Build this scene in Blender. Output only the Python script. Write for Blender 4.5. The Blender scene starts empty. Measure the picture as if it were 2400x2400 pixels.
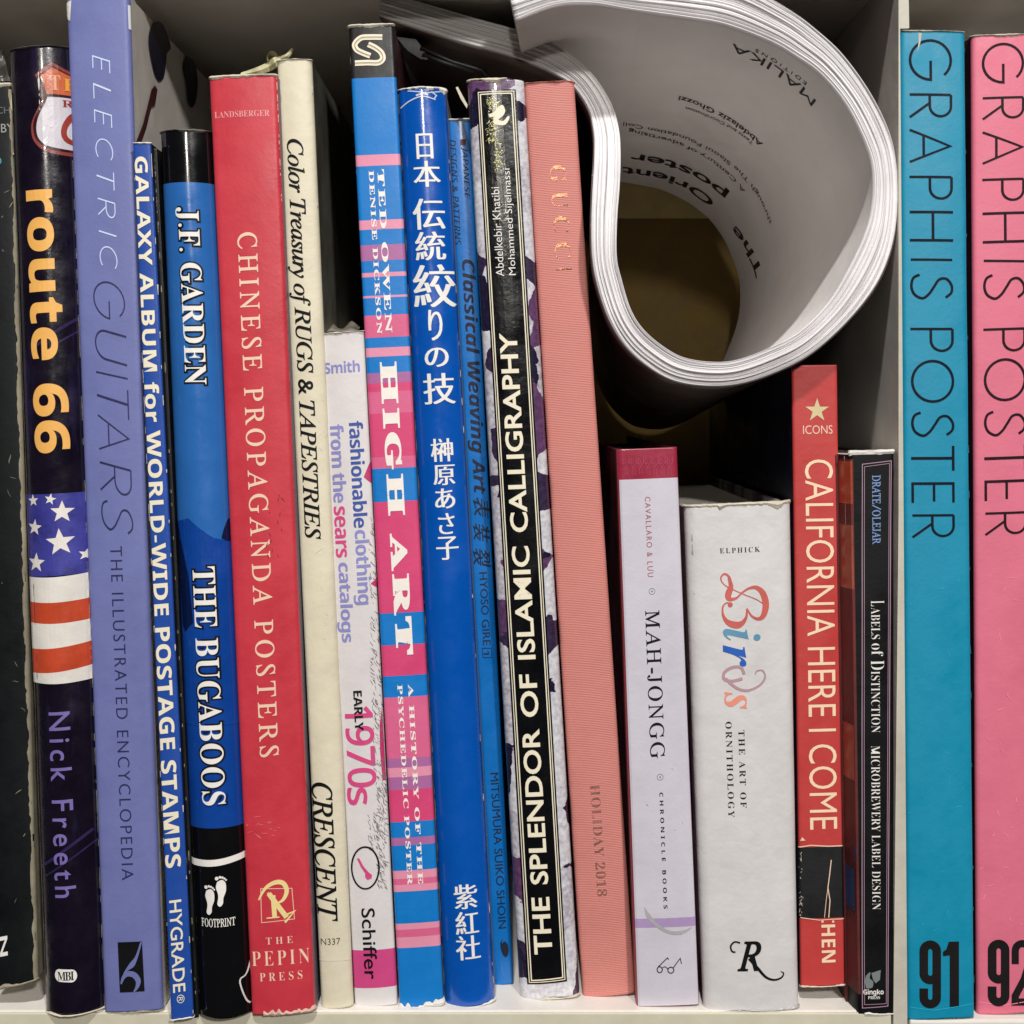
import bpy, bmesh, math, random
import numpy as np
from mathutils import Vector, Matrix
from mathutils.geometry import tessellate_polygon
from mathutils import noise as mnoise
random.seed(7)
R = math.radians
K = 0.000135          # metres per photo pixel at the shelf's front plane
D = 0.42              # camera distance from that plane
VX, VY = 1200.0, 950.0
SC = bpy.context.scene
COL = SC.collection

# ------------------------------------------------------------------ camera, light, exposure
cam = bpy.data.cameras.new('camera'); camo = bpy.data.objects.new('camera', cam); COL.objects.link(camo)
camo.location = (0, -D, 0); camo.rotation_euler = (R(90), 0, 0)
cam.sensor_width = 36; cam.sensor_height = 36; cam.sensor_fit = 'HORIZONTAL'
cam.lens = 36 * D / (2400 * K); cam.shift_y = -(1200 - VY) / 2400.0
cam.clip_start = 0.01; cam.clip_end = 50
SC.camera = camo
w = bpy.data.worlds.new('World'); SC.world = w; w.use_nodes = True
bg = w.node_tree.nodes['Background']; bg.inputs[0].default_value = (1.0, 0.97, 0.93, 1); bg.inputs[1].default_value = 0.022
def area(name, loc, target, size, power, col):
    l = bpy.data.lights.new(name, 'AREA'); l.shape = 'DISK'; l.size = size; l.energy = power; l.color = col
    o = bpy.data.objects.new(name, l); COL.objects.link(o); o.location = loc
    o.rotation_euler = (Vector(target) - Vector(loc)).to_track_quat('-Z', 'Y').to_euler(); return o
area('ceiling_spot', (-0.12, -1.0, 1.72), (0, 0, 0.0), 0.13, 29, (1, 0.985, 0.965))
area('room_lamp', (0.62, -1.8, 0.98), (0, 0, 0), 0.16, 25, (1, 0.975, 0.94))
area('far_lamp', (-0.03, -2.6, 0.70), (0, 0, 0), 0.12, 9, (1, 0.95, 0.85))
SC.view_settings.view_transform = 'Standard'; SC.view_settings.look = 'None'
SC.view_settings.exposure = 0.14; SC.view_settings.gamma = 1.0
SC.render.engine = 'CYCLES'
SC.cycles.max_bounces = 8

# ------------------------------------------------------------------ helpers
def lin(c):
    return tuple(((v/255)/12.92 if v/255 <= 0.04045 else ((v/255+0.055)/1.055)**2.4) for v in c)
MATS = {}
def mat(name, rgb, rough=0.5, coat=0.0, var=0.06, bump=0.15, bscale=900, metallic=0.0, stain=None, stripes=None, spec=0.5, vscale=60, crease=0.0):
    if name in MATS: return MATS[name]
    m = bpy.data.materials.new(name); m.use_nodes = True; MATS[name] = m
    nt = m.node_tree; N = nt.nodes; L = nt.links; p = N['Principled BSDF']
    p.inputs['Roughness'].default_value = rough; p.inputs['Metallic'].default_value = metallic
    p.inputs['Coat Weight'].default_value = coat; p.inputs['Coat Roughness'].default_value = 0.12
    p.inputs['Specular IOR Level'].default_value = spec
    tc = N.new('ShaderNodeTexCoord'); base = lin(rgb)
    def mixc(fac, a, b, mode='MIX'):
        x = N.new('ShaderNodeMix'); x.data_type = 'RGBA'; x.blend_type = mode
        for s, i in ((fac, 0), (a, 6), (b, 7)):
            if isinstance(s, (tuple, float, int)):
                x.inputs[i].default_value = s if i == 0 else (*s[:3], 1)
            else: L.new(s, x.inputs[i])
        return x.outputs[2]
    def noi(scale, det=4, rgh=0.6, vec=None):
        n = N.new('ShaderNodeTexNoise'); n.inputs['Scale'].default_value = scale; n.inputs['Detail'].default_value = det
        n.inputs['Roughness'].default_value = rgh; L.new(vec or tc.outputs['Object'], n.inputs['Vector']); return n.outputs[0]
    def ramp(s, a, b):
        r = N.new('ShaderNodeMapRange'); r.inputs[1].default_value = a; r.inputs[2].default_value = b; L.new(s, r.inputs[0]); return r.outputs[0]
    c = base
    n1 = ramp(noi(vscale, 6, 0.65), 0.3, 0.7)
    dk = tuple(v*(1-var*1.6) for v in base); lum = max(base); lt = tuple(min(1, v*(1+var)+0.05*var*lum) for v in base)
    c = mixc(n1, dk, lt)
    # fine scuffs and dust
    sc_ = ramp(noi(420, 8, 0.75), 0.68, 0.80)
    c = mixc(sc_, c, tuple(min(1, v*0.7+0.03+0.25*lum) for v in base)) if var > 0.03 else c
    if var > 0.03:
        f = N.new('ShaderNodeMath'); f.operation = 'MULTIPLY'; f.inputs[1].default_value = 0.3; L.new(sc_, f.inputs[0])
        c.node.inputs[0].default_value = 0; L.new(f.outputs[0], c.node.inputs[0])
    if stain:
        srgb, scl, lo, hi, amt, strch = stain
        mp = N.new('ShaderNodeMapping'); mp.inputs['Scale'].default_value = strch; L.new(tc.outputs['Object'], mp.inputs[0])
        s2 = ramp(noi(scl, 8, 0.7, mp.outputs[0]), lo, hi)
        f = N.new('ShaderNodeMath'); f.operation = 'MULTIPLY'; f.inputs[1].default_value = amt; L.new(s2, f.inputs[0])
        c = mixc(f.outputs[0], c, lin(srgb))
    L.new(c, p.inputs['Base Color'])
    rr = N.new('ShaderNodeMapRange'); rr.inputs[3].default_value = max(0.05, rough-0.12); rr.inputs[4].default_value = min(1, rough+0.16)
    L.new(n1, rr.inputs[0]); L.new(rr.outputs[0], p.inputs['Roughness'])
    h = noi(bscale, 3, 0.6)
    b = N.new('ShaderNodeBump'); b.inputs['Strength'].default_value = bump; b.inputs['Distance'].default_value = 0.0003
    if stripes:
        wv = N.new('ShaderNodeTexWave'); wv.wave_type = 'BANDS'; wv.bands_direction = stripes[0]; wv.inputs['Scale'].default_value = stripes[1]
        wv.inputs['Distortion'].default_value = stripes[2]; wv.inputs['Detail'].default_value = 2; wv.inputs['Detail Scale'].default_value = 3
        L.new(tc.outputs['Object'], wv.inputs['Vector'])
        a = N.new('ShaderNodeMath'); a.operation = 'ADD'; L.new(h, a.inputs[0]); L.new(wv.outputs['Fac'], a.inputs[1]); h = a.outputs[0]
        c2 = mixc(wv.outputs['Fac'], mixc(stripes[3], c, (0, 0, 0)), c); L.new(c2, p.inputs['Base Color'])
    L.new(h, b.inputs['Height'])
    b2 = N.new('ShaderNodeBump'); b2.inputs['Strength'].default_value = 0.35 + crease; b2.inputs['Distance'].default_value = 0.0012
    L.new(noi(38, 4, 0.55), b2.inputs['Height']); L.new(b.outputs[0], b2.inputs['Normal'])
    L.new(b2.outputs[0], p.inputs['Normal'])
    return m

def obj(name, verts, faces, mats, parent=None, mi=None, smooth=False, kind=None):
    me = bpy.data.meshes.new(name); me.from_pydata([tuple(v) for v in verts], [], [tuple(f) for f in faces])
    for m in (mats if isinstance(mats, (list, tuple)) else [mats]): me.materials.append(m)
    if mi is not None: me.polygons.foreach_set('material_index', mi)
    if smooth: me.polygons.foreach_set('use_smooth', [True]*len(me.polygons))
    me.update()
    o = bpy.data.objects.new(name, me); COL.objects.link(o)
    if parent: o.parent = parent
    if kind: o['kind'] = kind
    return o
def root(name, label, cat, loc=(0, 0, 0), rot=(0, 0, 0), group=None):
    o = bpy.data.objects.new(name, None); COL.objects.link(o); o.location = loc; o.rotation_euler = rot
    o.empty_display_size = 0.02; o['label'] = label; o['category'] = cat
    if group: o['group'] = group
    return o
def W(x, y, Y=0.0):
    s = (D + Y)/D
    return Vector(((x-VX)*K*s, Y, (VY-y)*K*s))
def box(name, p0, p1, m, parent=None, bev=0.0, kind=None, seg=2):
    bm = bmesh.new(); bmesh.ops.create_cube(bm, size=1)
    for v in bm.verts:
        v.co = Vector([p0[i] + (v.co[i]+0.5)*(p1[i]-p0[i]) for i in range(3)])
    if bev: bmesh.ops.bevel(bm, geom=bm.edges[:], offset=bev, segments=seg, affect='EDGES', profile=0.6)
    me = bpy.data.meshes.new(name); bm.to_mesh(me); bm.free(); me.materials.append(m)
    o = bpy.data.objects.new(name, me); COL.objects.link(o)
    if parent: o.parent = parent
    if kind: o['kind'] = kind
    return o

# --- lettering: alphabets
def _m(s, A, a, d=None, exc={}):
    r = ''
    for c in s:
        if c in exc: r += exc[c]
        elif 'A' <= c <= 'Z' and A: r += chr(A+ord(c)-65)
        elif 'a' <= c <= 'z' and a: r += chr(a+ord(c)-97)
        elif c.isdigit() and d: r += chr(d+ord(c)-48)
        else: r += c
    return r
def bs(s): return _m(s, 0x1D400, 0x1D41A, 0x1D7CE)
def it(s): return _m(s, 0x1D434, 0x1D44E, 0x1D7CE, {'h': '\u210e'})
def bi(s): return _m(s, 0x1D468, 0x1D482, 0x1D7CE)
def ss(s): return _m(s, 0x1D5A0, 0x1D5BA, 0x1D7E2)
def sb(s): return _m(s, 0x1D5D4, 0x1D5EE, 0x1D7EC)
def si(s): return _m(s, 0x1D608, 0x1D622, 0x1D7E2)
def sbi(s): return _m(s, 0x1D63C, 0x1D656, 0x1D7EC)
def bscr(s): return _m(s, 0x1D4D0, 0x1D4EA)
_g = {}
def glyph(text, off=0.0, shear=0.0, spc=1.0, smear=0.0, wsp=1.0):
    key = (text, off, shear, spc, smear, wsp)
    if key in _g: return _g[key]
    c = bpy.data.curves.new('t', 'FONT'); c.body = text; c.offset = off; c.shear = shear; c.space_character = spc; c.space_word = wsp
    c.resolution_u = 4
    o = bpy.data.objects.new('t', c); COL.objects.link(o)
    dg = bpy.context.evaluated_depsgraph_get(); dg.update()
    me = bpy.data.meshes.new_from_object(o.evaluated_get(dg))
    V = [(v.co.x, v.co.y, 0.0) for v in me.vertices]; F = [tuple(p.vertices) for p in me.polygons]
    bpy.data.objects.remove(o); bpy.data.curves.remove(c); bpy.data.meshes.remove(me)
    if smear:
        n = len(V); V0 = list(V); F0 = list(F)
        for k, dx in enumerate((-smear, smear)):
            V += [(x+dx, y, 0.02*(k+1)) for x, y, _ in V0]; F += [tuple(i+n*(k+1) for i in f) for f in F0]
    _g[key] = (V, F); return V, F

# --- strokes in a plane: ribbon polygons
def ribbon(pts, wd, closed=False, taper=None):
    P = [Vector(p).to_2d() for p in pts]; n = len(P); L_, R_ = [], []
    for i in range(n):
        a = P[(i-1) % n] if (closed or i > 0) else P[i]; b = P[(i+1) % n] if (closed or i < n-1) else P[i]
        t1 = (P[i]-a); t2 = (b-P[i])
        t1 = t1.normalized() if t1.length > 1e-9 else t2.normalized(); t2 = t2.normalized() if t2.length > 1e-9 else t1
        t = (t1+t2); t = t.normalized() if t.length > 1e-6 else t1
        nrm = Vector((-t.y, t.x)); k = 1/max(0.5, nrm.dot(Vector((-t1.y, t1.x))))
        w_ = wd*(taper(i/(n-1)) if taper else 1)/2*k
        L_.append(P[i]+nrm*w_); R_.append(P[i]-nrm*w_)
    V = [(p.x, p.y, 0) for p in L_+R_]; F = []
    for i in range(n if closed else n-1):
        j = (i+1) % n; F.append((i, n+i, n+j, j))
    return V, F
def merge(parts):
    V, F = [], []
    for k, (v, f) in enumerate(parts):
        b = len(V); V += [(p[0], p[1], p[2]+0.012*k) for p in v]; F += [tuple(i+b for i in t) for t in f]
    return V, F
def poly(pts):
    tri = tessellate_polygon([[Vector((p[0], p[1], 0)) for p in pts]])
    return [(p[0], p[1], 0) for p in pts], [tuple(t) for t in tri]
def arc(cx, cy, rx, ry, a0, a1, n=28):
    return [(cx+rx*math.cos(R(a0+(a1-a0)*i/n)), cy+ry*math.sin(R(a0+(a1-a0)*i/n))) for i in range(n+1)]
def spl(pts, n=8):      # Catmull-Rom
    P = [Vector(p).to_2d() for p in pts]; out = []
    for i in range(len(P)-1):
        p0 = P[max(0, i-1)]; p1 = P[i]; p2 = P[i+1]; p3 = P[min(len(P)-1, i+2)]
        for k in range(n):
            t = k/n
            out.append(0.5*((2*p1)+(p2-p0)*t+(2*p0-5*p1+4*p2-p3)*t*t+(3*p1-p0-3*p2+p3)*t**3))
    out.append(P[-1]); return [(p.x, p.y) for p in out]
SK = {  # skeletons of the thin geometric capitals, cap height 1
 'G': [arc(.5, .5, .5, .5, 42, 360)+[(.52, .5)]],
 'O': ['c'], 'C': [arc(.5, .5, .5, .5, 48, 312)],
 'R': [[(0, 0), (0, 1)], [(0, 1), (.3, 1)]+arc(.3, .74, .27, .26, 90, -90, 14)+[(0, .48)], [(.22, .48), (.6, 0)]],
 'P': [[(0, 0), (0, 1)], [(0, 1), (.3, 1)]+arc(.3, .74, .27, .26, 90, -90, 14)+[(0, .48)]],
 'A': [[(0, 0), (.45, 1), (.9, 0)], [(.15, .34), (.75, .34)]],
 'H': [[(0, 0), (0, 1)], [(.7, 0), (.7, 1)], [(0, .53), (.7, .53)]],
 'I': [[(0, 0), (0, 1)]],
 'S': [spl([(.56, .84), (.44, .98), (.26, .99), (.10, .86), (.12, .68), (.30, .55), (.48, .42), (.58, .26), (.48, .07), (.28, 0), (.08, .05), (.0, .2)])],
 'T': [[(.28, 0), (.28, 1)], [(0, 1), (.56, 1)]],
 'E': [[(.45, 0), (0, 0), (0, 1), (.45, 1)], [(0, .52), (.42, .52)]],
 'L': [[(0, 1), (0, 0), (.42, 0)]],
 'U': [[(0, 1), (0, .32)]+arc(.3, .32, .3, .32, 180, 360, 14)+[(.6, 1)]],
}
def skel(ch, wd, shear=0.0):
    parts = []
    for st in SK[ch]:
        if st == 'c': parts.append(ribbon([(x+shear*y, y) for x, y in arc(.5, .5, .5, .5, 0, 350, 35)], wd, True))
        else: parts.append(ribbon([(x+shear*y, y) for x, y in st], wd))
    return merge(parts)

# ------------------------------------------------------------------ books
PAPER = None
class Book:
    def __init__(s, name, label, q, Y, m, side=None, bulge=0.0, rad=0.0012, depth=0.19, th=0.0016, bands=None, ret=0.006,
                 cat='book', group='books standing on the white shelf', pages=None, rim=None, soft=False, wob=0.00012, chamL=0.0, ragged=0.0, lside=None):
        s.q = q; s.Y = Y; s.bulge = bulge; s.rad = rad; s.wob = wob; s.chamL = chamL; s.seed = random.random()*50
        TL, TR, BR, BL = q
        s.w = [W(p[0], p[1], Y) for p in (TL, TR, BR, BL)]
        mb = (s.w[2]+s.w[3])/2; mt = (s.w[0]+s.w[1])/2
        lean = math.atan2((mt-mb).x, (mt-mb).z)
        s.root = root(name, label, cat, mb, (0, lean, 0), group)
        s.M = (Matrix.Translation(mb) @ Matrix.Rotation(lean, 4, 'Y')).inverted()
        s.l = [s.M @ p for p in s.w]
        s.width = (s.w[1]-s.w[0]).length; s.h = (mt-mb).length
        s.n = 0
        # spine
        ws = s.width
        us = sorted(set([0, .012, .03, .06, .1, .9, .94, .97, .988, 1] + [i/12 for i in range(2, 11)]))
        vs = sorted(set([i/36 for i in range(37)] + [0.002, 0.998]))
        cuts = []
        mlist = [m]
        if bands:
            for (yp, bm_) in bands:
                v = s.v(yp); cuts.append((v, bm_))
            vs = [v for v in vs if all(abs(v-c[0]) > 0.004 for c in cuts)] + [c[0] for c in cuts if 0 < c[0] < 1]
            vs = sorted(set(vs))
        side = side or m
        V, F, MI = [], [], []
        mats = [m, side, rim or side]
        def bandmat(v):
            if not bands: return 0
            cur = 0
            for c, bm_ in sorted(cuts, key=lambda x: -x[0]):     # from the top
                if v < c:
                    if bm_ not in mats: mats.append(bm_)
                    cur = mats.index(bm_)
            return cur
        nu = len(us)
        ring = []
        for iv, v in enumerate(vs):
            outer = [s.P(0, v) + Vector((0, ret, 0))] + [s.P(u, v) for u in us] + [s.P(1, v) + Vector((0, ret, 0))]
            if iv in (0, 1, len(vs)-1, len(vs)-2) and ragged:
                for i_, p in enumerate(outer):
                    p.z += ragged*(mnoise.noise(Vector((p.x*160+s.seed, iv*0.0, 3.3)))-0.1)
            inner = []
            c_ = s.P(.5, v)
            for p in outer:
                e = Vector((max(-1, min(1, (p.x-c_.x)/(ws/2))), 0, 0))
                inner.append(Vector((p.x - math.copysign(min(th, abs(p.x-c_.x)*0.3), p.x-c_.x), max(p.y+0.0, s.Y0l+th+max(0, p.y-s.Y0l-th*0.0)), p.z)))
            inner[0].y = outer[0].y; inner[-1].y = outer[-1].y
            ring.append((outer, inner))
        n = nu+2
        for o_, i_ in ring: V += o_ + list(reversed(i_))
        m2 = 2*n
        for r in range(len(vs)-1):
            vm = (vs[r]+vs[r+1])/2; bmi = bandmat(vm)
            for k in range(m2):
                a = r*m2+k; b = r*m2+(k+1) % m2
                F.append((a, b, b+m2, a+m2))
                if k == 0 or k == n-2: MI.append(1 if not bands or True else bmi)
                elif k < n-1: MI.append(bmi)
                else: MI.append(1)
        for r, flip in ((0, True), (len(vs)-1, False)):
            for k in range(n-1):
                a = r*m2+k; b = a+1; c = r*m2+m2-1-(k+1); d = r*m2+m2-1-k
                F.append((a, d, c, b) if flip else (a, b, c, d)); MI.append(2)
        s.spine = obj('spine', V, F, mats, s.root, MI, smooth=False)
        pol = s.spine.data.polygons
        for p in pol:
            if p.index < (len(vs)-1)*m2 and 0 < (p.index % m2) < n-2: p.use_smooth = True
        # boards
        y0 = s.Y0l+ret+0.0002
        def slab(nm, xb0, xb1, xt0, xt1, zb, zt, ya, yb, mm):
            Vv = [(xb0, ya, zb), (xb1, ya, zb), (xb1, yb, zb), (xb0, yb, zb), (xt0, ya, zt), (xt1, ya, zt), (xt1, yb, zt), (xt0, yb, zt)]
            return obj(nm, Vv, [(0, 3, 2, 1), (4, 5, 6, 7), (0, 1, 5, 4), (1, 2, 6, 5), (2, 3, 7, 6), (3, 0, 4, 7)], mm, s.root)
        tl, tr, br, bl = s.l
        dB = s.Y0l+depth; s.back = dB
        eps = 0.00012
        lc = s.chamL*s.bulge if False else 0
        yl = y0 + (s.chamL if s.chamL else 0)
        slab('front_board', bl.x+eps, bl.x+th, tl.x+eps, tl.x+th, bl.z+.0003, tl.z-.0003, y0+s.edge(0)-0, dB, lside or side)
        slab('back_board', br.x-th, br.x-eps, tr.x-th, tr.x-eps, br.z+.0003, tr.z-.0003, y0+s.edge(1)-0, dB, side)
        pin = 0.0006 if soft else 0.0035
        slab('page_block', bl.x+th+.0001, br.x-th-.0001, tl.x+th+.0001, tr.x-th-.0001, max(bl.z, br.z)+pin, min(tl.z, tr.z)-pin, s.Y0l+th+s.bulge+.0012, dB-(0.0005 if soft else .004), pages or PAPER)
    @property
    def Y0l(s): return s.l[0].y if False else 0.0 + (s.w[0].y - s.w[3].y)
    def edge(s, u):
        return s.bulge + s.rad
    def yoff(s, u, v):
        t = 2*u-1; y = s.bulge*t*t
        e = min(u, 1-u)*s.width
        if e < s.rad: y += s.rad - math.sqrt(max(0, s.rad**2-(s.rad-e)**2))
        if s.chamL and u < 0.16: y += s.chamL*(1-u/0.16)**1.3
        y += s.wob*2*mnoise.noise(Vector((u*s.width*40, v*s.h*32, s.seed)))
        return y
    def flat(s, u, v):
        tl, tr, br, bl = s.l
        return (bl*(1-u)+br*u)*(1-v)+(tl*(1-u)+tr*u)*v
    def P(s, u, v, lift=0.0):
        p = s.flat(u, v); p.y = s.yoff(u, v)
        if lift:
            du = 0.01; y1 = s.yoff(min(1, u+du), v); y0 = s.yoff(max(0, u-du), v)
            sl = (y1-y0)/((min(1, u+du)-max(0, u-du))*s.width)
            nn = Vector((sl, -1, 0)).normalized(); p += nn*lift
        return p
    def v(s, y):
        TL, TR, BR, BL = s.q
        yt = (TL[1]+TR[1])/2; yb = (BL[1]+BR[1])/2
        return (yb-y)/(yb-yt)
    def uv(s, x, y):
        TL, TR, BR, BL = s.q; v = s.v(y)
        xl = BL[0]+(TL[0]-BL[0])*v; xr = BR[0]+(TR[0]-BR[0])*v
        u = (x-xl)/(xr-xl)
        yy = (BL[1]*(1-u)+BR[1]*u)*(1-v)+(TL[1]*(1-u)+TR[1]*u)*v
        v += (yy-y)/abs(((BL[1]+BR[1])-(TL[1]+TR[1]))/2)
        xl = BL[0]+(TL[0]-BL[0])*v; xr = BR[0]+(TR[0]-BR[0])*v
        return (x-xl)/(xr-xl), v
    def decal(s, name, V, F, m, lift=1, umin=0.004, umax=0.996, label=None, parent=None):
        """V: (u, v, layer) triples"""
        bm = bmesh.new(); lay = bm.verts.layers.float.new('l')
        vv = [bm.verts.new((p[0]*s.width, p[1]*s.h, 0)) for p in V]
        for a, p in zip(vv, V): a[lay] = p[2]
        for f in F:
            try: bm.faces.new([vv[i] for i in f])
            except ValueError: pass
        def cut(co, no, **k):
            bmesh.ops.bisect_plane(bm, geom=bm.verts[:]+bm.edges[:]+bm.faces[:], plane_co=co, plane_no=no, **k)
        cut((umin*s.width, 0, 0), (-1, 0, 0), clear_outer=True); cut((umax*s.width, 0, 0), (1, 0, 0), clear_outer=True)
        us = [0.012, .03, .06, .1, .9, .94, .97, .988] + [i/12 for i in range(2, 11)]
        xs = [v.co.x for v in bm.verts]; ys = [v.co.y for v in bm.verts]
        if xs:
            for u in us:
                if min(xs) < u*s.width < max(xs): cut((u*s.width, 0, 0), (1, 0, 0))
            a, b = min(ys)/s.h, max(ys)/s.h
            for i in range(1, 36):
                if a < i/36 < b: cut((0, i/36*s.h, 0), (0, 1, 0))
        L_ = []
        bm.verts.ensure_lookup_table()
        VV = []
        for v in bm.verts:
            VV.append(s.P(v.co.x/s.width, v.co.y/s.h, 0.00006*lift+0.00006+0.00025*v[lay]*0.2))
        bm.verts.index_update()
        FF = [[v.index for v in f.verts] for f in bm.faces]
        bm.free()
        if not VV: return None
        o = obj(name, VV, FF, m, parent or s.root)
        # face outward
        for p in o.data.polygons:
            if p.normal.y > 0: p.flip()
        if label: o['label'] = label
        return o
    def px(s, name, VF, m, lift=1, **k):
        V, F = VF
        return s.decal(name, [(*s.uv(p[0], p[1]), p[2]) for p in V], F, m, lift, **k)
    def fit(s, name, VF, rect, m, way='down', lift=1, **k):
        V, F = VF
        if not V: return
        xa, xb, ya, yb = rect
        gx0 = min(p[0] for p in V); gx1 = max(p[0] for p in V); gy0 = min(p[1] for p in V); gy1 = max(p[1] for p in V)
        u0, _ = s.uv(xa, ya if way != 'up' else yb); u1, _ = s.uv(xb, ya if way != 'up' else yb)
        out = []
        for x, y, l in V:
            a = (x-gx0)/(gx1-gx0 or 1); b = (y-gy0)/(gy1-gy0 or 1)
            if way == 'down': u = u0+b*(u1-u0); v = s.v(ya+a*(yb-ya))
            elif way == 'up': u = u1-b*(u1-u0); v = s.v(yb-a*(yb-ya))
            else: u = u0+a*(u1-u0); v = s.v(yb-b*(yb-ya))
            out.append((u, v, l))
        return s.decal(name, out, F, m, lift, **k)
    def text(s, name, t, rect, m, way='down', off=0, shear=0, spc=1, smear=0, lift=1, **k):
        return s.fit(name, glyph(t, off, shear, spc, smear), rect, m, way, lift, **k)
    # jagged torn paper band along the top (or bottom) edge
    def torn(s, m, depth=0.0018, top=True, lo=0.0, hi=1.0, name='torn_edge', over=0.0004, f=260, thr=-0.2):
        n = 60; V, F = [], []; sd = random.random()*90
        for i in range(n+1):
            u = lo+(hi-lo)*i/n
            nz = mnoise.noise(Vector((u*s.width*f, sd, 0)))+0.5*mnoise.noise(Vector((u*s.width*f*3, sd, 5)))
            mk = mnoise.noise(Vector((u*s.width*90, sd, 7)))
            dd = depth*max(0.04, (0.35+nz*.9)*min(1.3, max(0.05, .55+mk*2.2)))
            jag = 0.00015*mnoise.noise(Vector((u*s.width*700, sd, 9)))
            e = 1+(over+jag)/s.h if top else -(over*0.4+jag)/s.h
            q = 1-dd/s.h if top else dd/s.h
            for vv, lf in ((e, 0.0002), ((e*0.55+q*0.45), 0.00045+0.0003*nz), (q, 0.00012)):
                p = s.P(u, min(1, max(0, vv)), lf); p.z += (vv-min(1, max(0, vv)))*s.h
                V.append(p)
            p = s.P(u, 1 if top else 0, 0); p.y += 0.0016; p.z += (over+jag)*(1 if top else -0.4); V.append(p)
        for i in range(n):
            a = i*4; b = a+4
            F += [(a, a+1, b+1, b), (a+1, a+2, b+2, b+1), (a+3, a, b, b+3)]
        return obj(name, V, F, m, s.root)
    # worn pale line along a long edge
    def wear(s, m, u=0.01, wd=0.0004, v0=0, v1=1, thr=0.0, f=220, lift=2):
        V, F = [], []; n = 260; sd = random.random()*90; prev = False
        for i in range(n+1):
            v = v0+(v1-v0)*i/n
            z = mnoise.noise(Vector((v*s.h*f, sd, 0)))+0.6*mnoise.noise(Vector((v*s.h*f*4, sd, 2)))-thr
            if z > 0 and i < n:
                w_ = min(1.6, 0.25+z)*wd/s.width/2
                b = len(V); V += [(u-w_, v, 0), (u+w_, v, 0)]
                if prev: F.append((b-2, b-1, b+1, b))
                prev = True
            else: prev = False
        if V:
            o = s.decal('edge_wear', V, F, m, lift, umin=0.0005, umax=0.9995)
            if o: o['kind'] = 'stuff'
    def scuffs(s, m, n, area_, L=(0.0004, 0.003), ang=None):
        parts = []
        x0, x1, y0, y1 = area_
        for i in range(n):
            x = random.uniform(x0, x1); y = random.uniform(y0, y1); a = random.uniform(0, math.pi) if ang is None else random.gauss(ang, .3)
            l = random.uniform(*L)/K
            p = [(x+math.cos(a)*l*t+random.uniform(-1, 1), y+math.sin(a)*l*t+random.uniform(-1, 1)) for t in (0, .35, .7, 1)]
            parts.append(ribbon(p, random.uniform(.8, 2.2), taper=lambda t: 1-abs(2*t-1)*0.8))
        o = s.px('scuff_marks', merge2(parts), m, 1.2)
        if o: o['kind'] = 'stuff'
def merge2(parts):
    V, F = [], []
    for k, (v, f) in enumerate(parts):
        b = len(V); V += [(p[0], p[1], p[2]+0.05*(k % 7)) for p in v]; F += [tuple(i+b for i in t) for t in f]
    return V, F

PAPER = mat('page_paper', (222, 214, 200), .8, var=.05, stripes=('X', 700, 1.5, .25))
WHITE = mat('print_white', (238, 234, 228), .45, var=.02)
CREAM = mat('print_cream', (240, 230, 204), .45, var=.02)
BLACK = mat('print_black', (10, 9, 13), .55, var=.02, spec=.25)
TORN = mat('torn_paper', (206, 197, 178), .9, var=.2, bump=.6, bscale=1500)
TORNW = mat('torn_white_paper', (222, 218, 212), .85, var=.12, bump=.5, bscale=1500)
WEAR = mat('worn_board', (150, 141, 120), .9, var=.25)

# ------------------------------------------------------------------ bookshelf
FZ = W(0, 2373, 0).z; CZ = W(0, -72, 0).z; RX = W(2107, 0, 0).x; RX2 = W(2126, 0, 0).x; LX = RX-0.33
shelfw = mat('shelf_white', (226, 220, 212), .42, var=.04, bump=.05, stain=((120, 110, 95), 30, .62, .8, .25, (1, 1, 1)))
shelfe = mat('shelf_edge_cream', (208, 202, 180), .5, var=.05, bump=.08)
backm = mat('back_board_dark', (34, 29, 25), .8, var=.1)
sh = root('bookshelf', 'white cube bookshelf with cream front edges holding the books', 'bookshelf', (0, 0, FZ))
o_ = (0, 0, FZ)
def sbox(n, a, b, m, bev=.0008): return box(n, Vector(a)-Vector(o_), Vector(b)-Vector(o_), m, sh, bev)
T = 0.016
sbox('bottom_board', (LX, 0.0012, FZ-.038), (RX-.0024, .39, FZ), shelfw, .0006)
sbox('edge_strip', (LX, 0, FZ-.0378), (RX-.0024, .0011, FZ-.0002), shelfe, .0004)
sbox('top_board', (LX, 0, CZ), (RX-.0001, .39, CZ+.038), shelfw)
sbox('left_panel', (LX-T, 0, FZ-.038), (LX-.0002, .39, CZ+.038), shelfw)
# the divider leans a touch, as in the photograph
dv = [W(2107, 0), W(2122, 0), W(2126, 2600), W(2092, 2600)]
ztop = CZ+.04; zbot = FZ-.06
V = []
for Y in (0.0012, .39):
    for (x, z) in ((W(2106, -80).x, ztop), (W(2124, -80).x, ztop), (W(2131, 66).x, W(0, 66).z), (W(2109.6, 67).x, W(0, 67).z), (W(2126.5, 2373).x, FZ-.0), (W(2126.5, 2373).x, zbot), (W(2094, 2373).x, zbot), (W(2094, 2373).x, FZ), (W(2106, 1200).x, FZ+1173*K)):
        V.append(Vector((x, Y, z))-Vector(o_))
n_ = 9
F = [tuple(range(n_))[::-1], tuple(range(n_, 2*n_))] + [(i, (i+1) % n_, n_+(i+1) % n_, n_+i) for i in range(n_)]
div = obj('divider', V, F, shelfw, sh)
V2 = [Vector((p.x, -0.0 if i < n_ else .0011, p.z)) for i, p in enumerate(V)]
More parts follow.
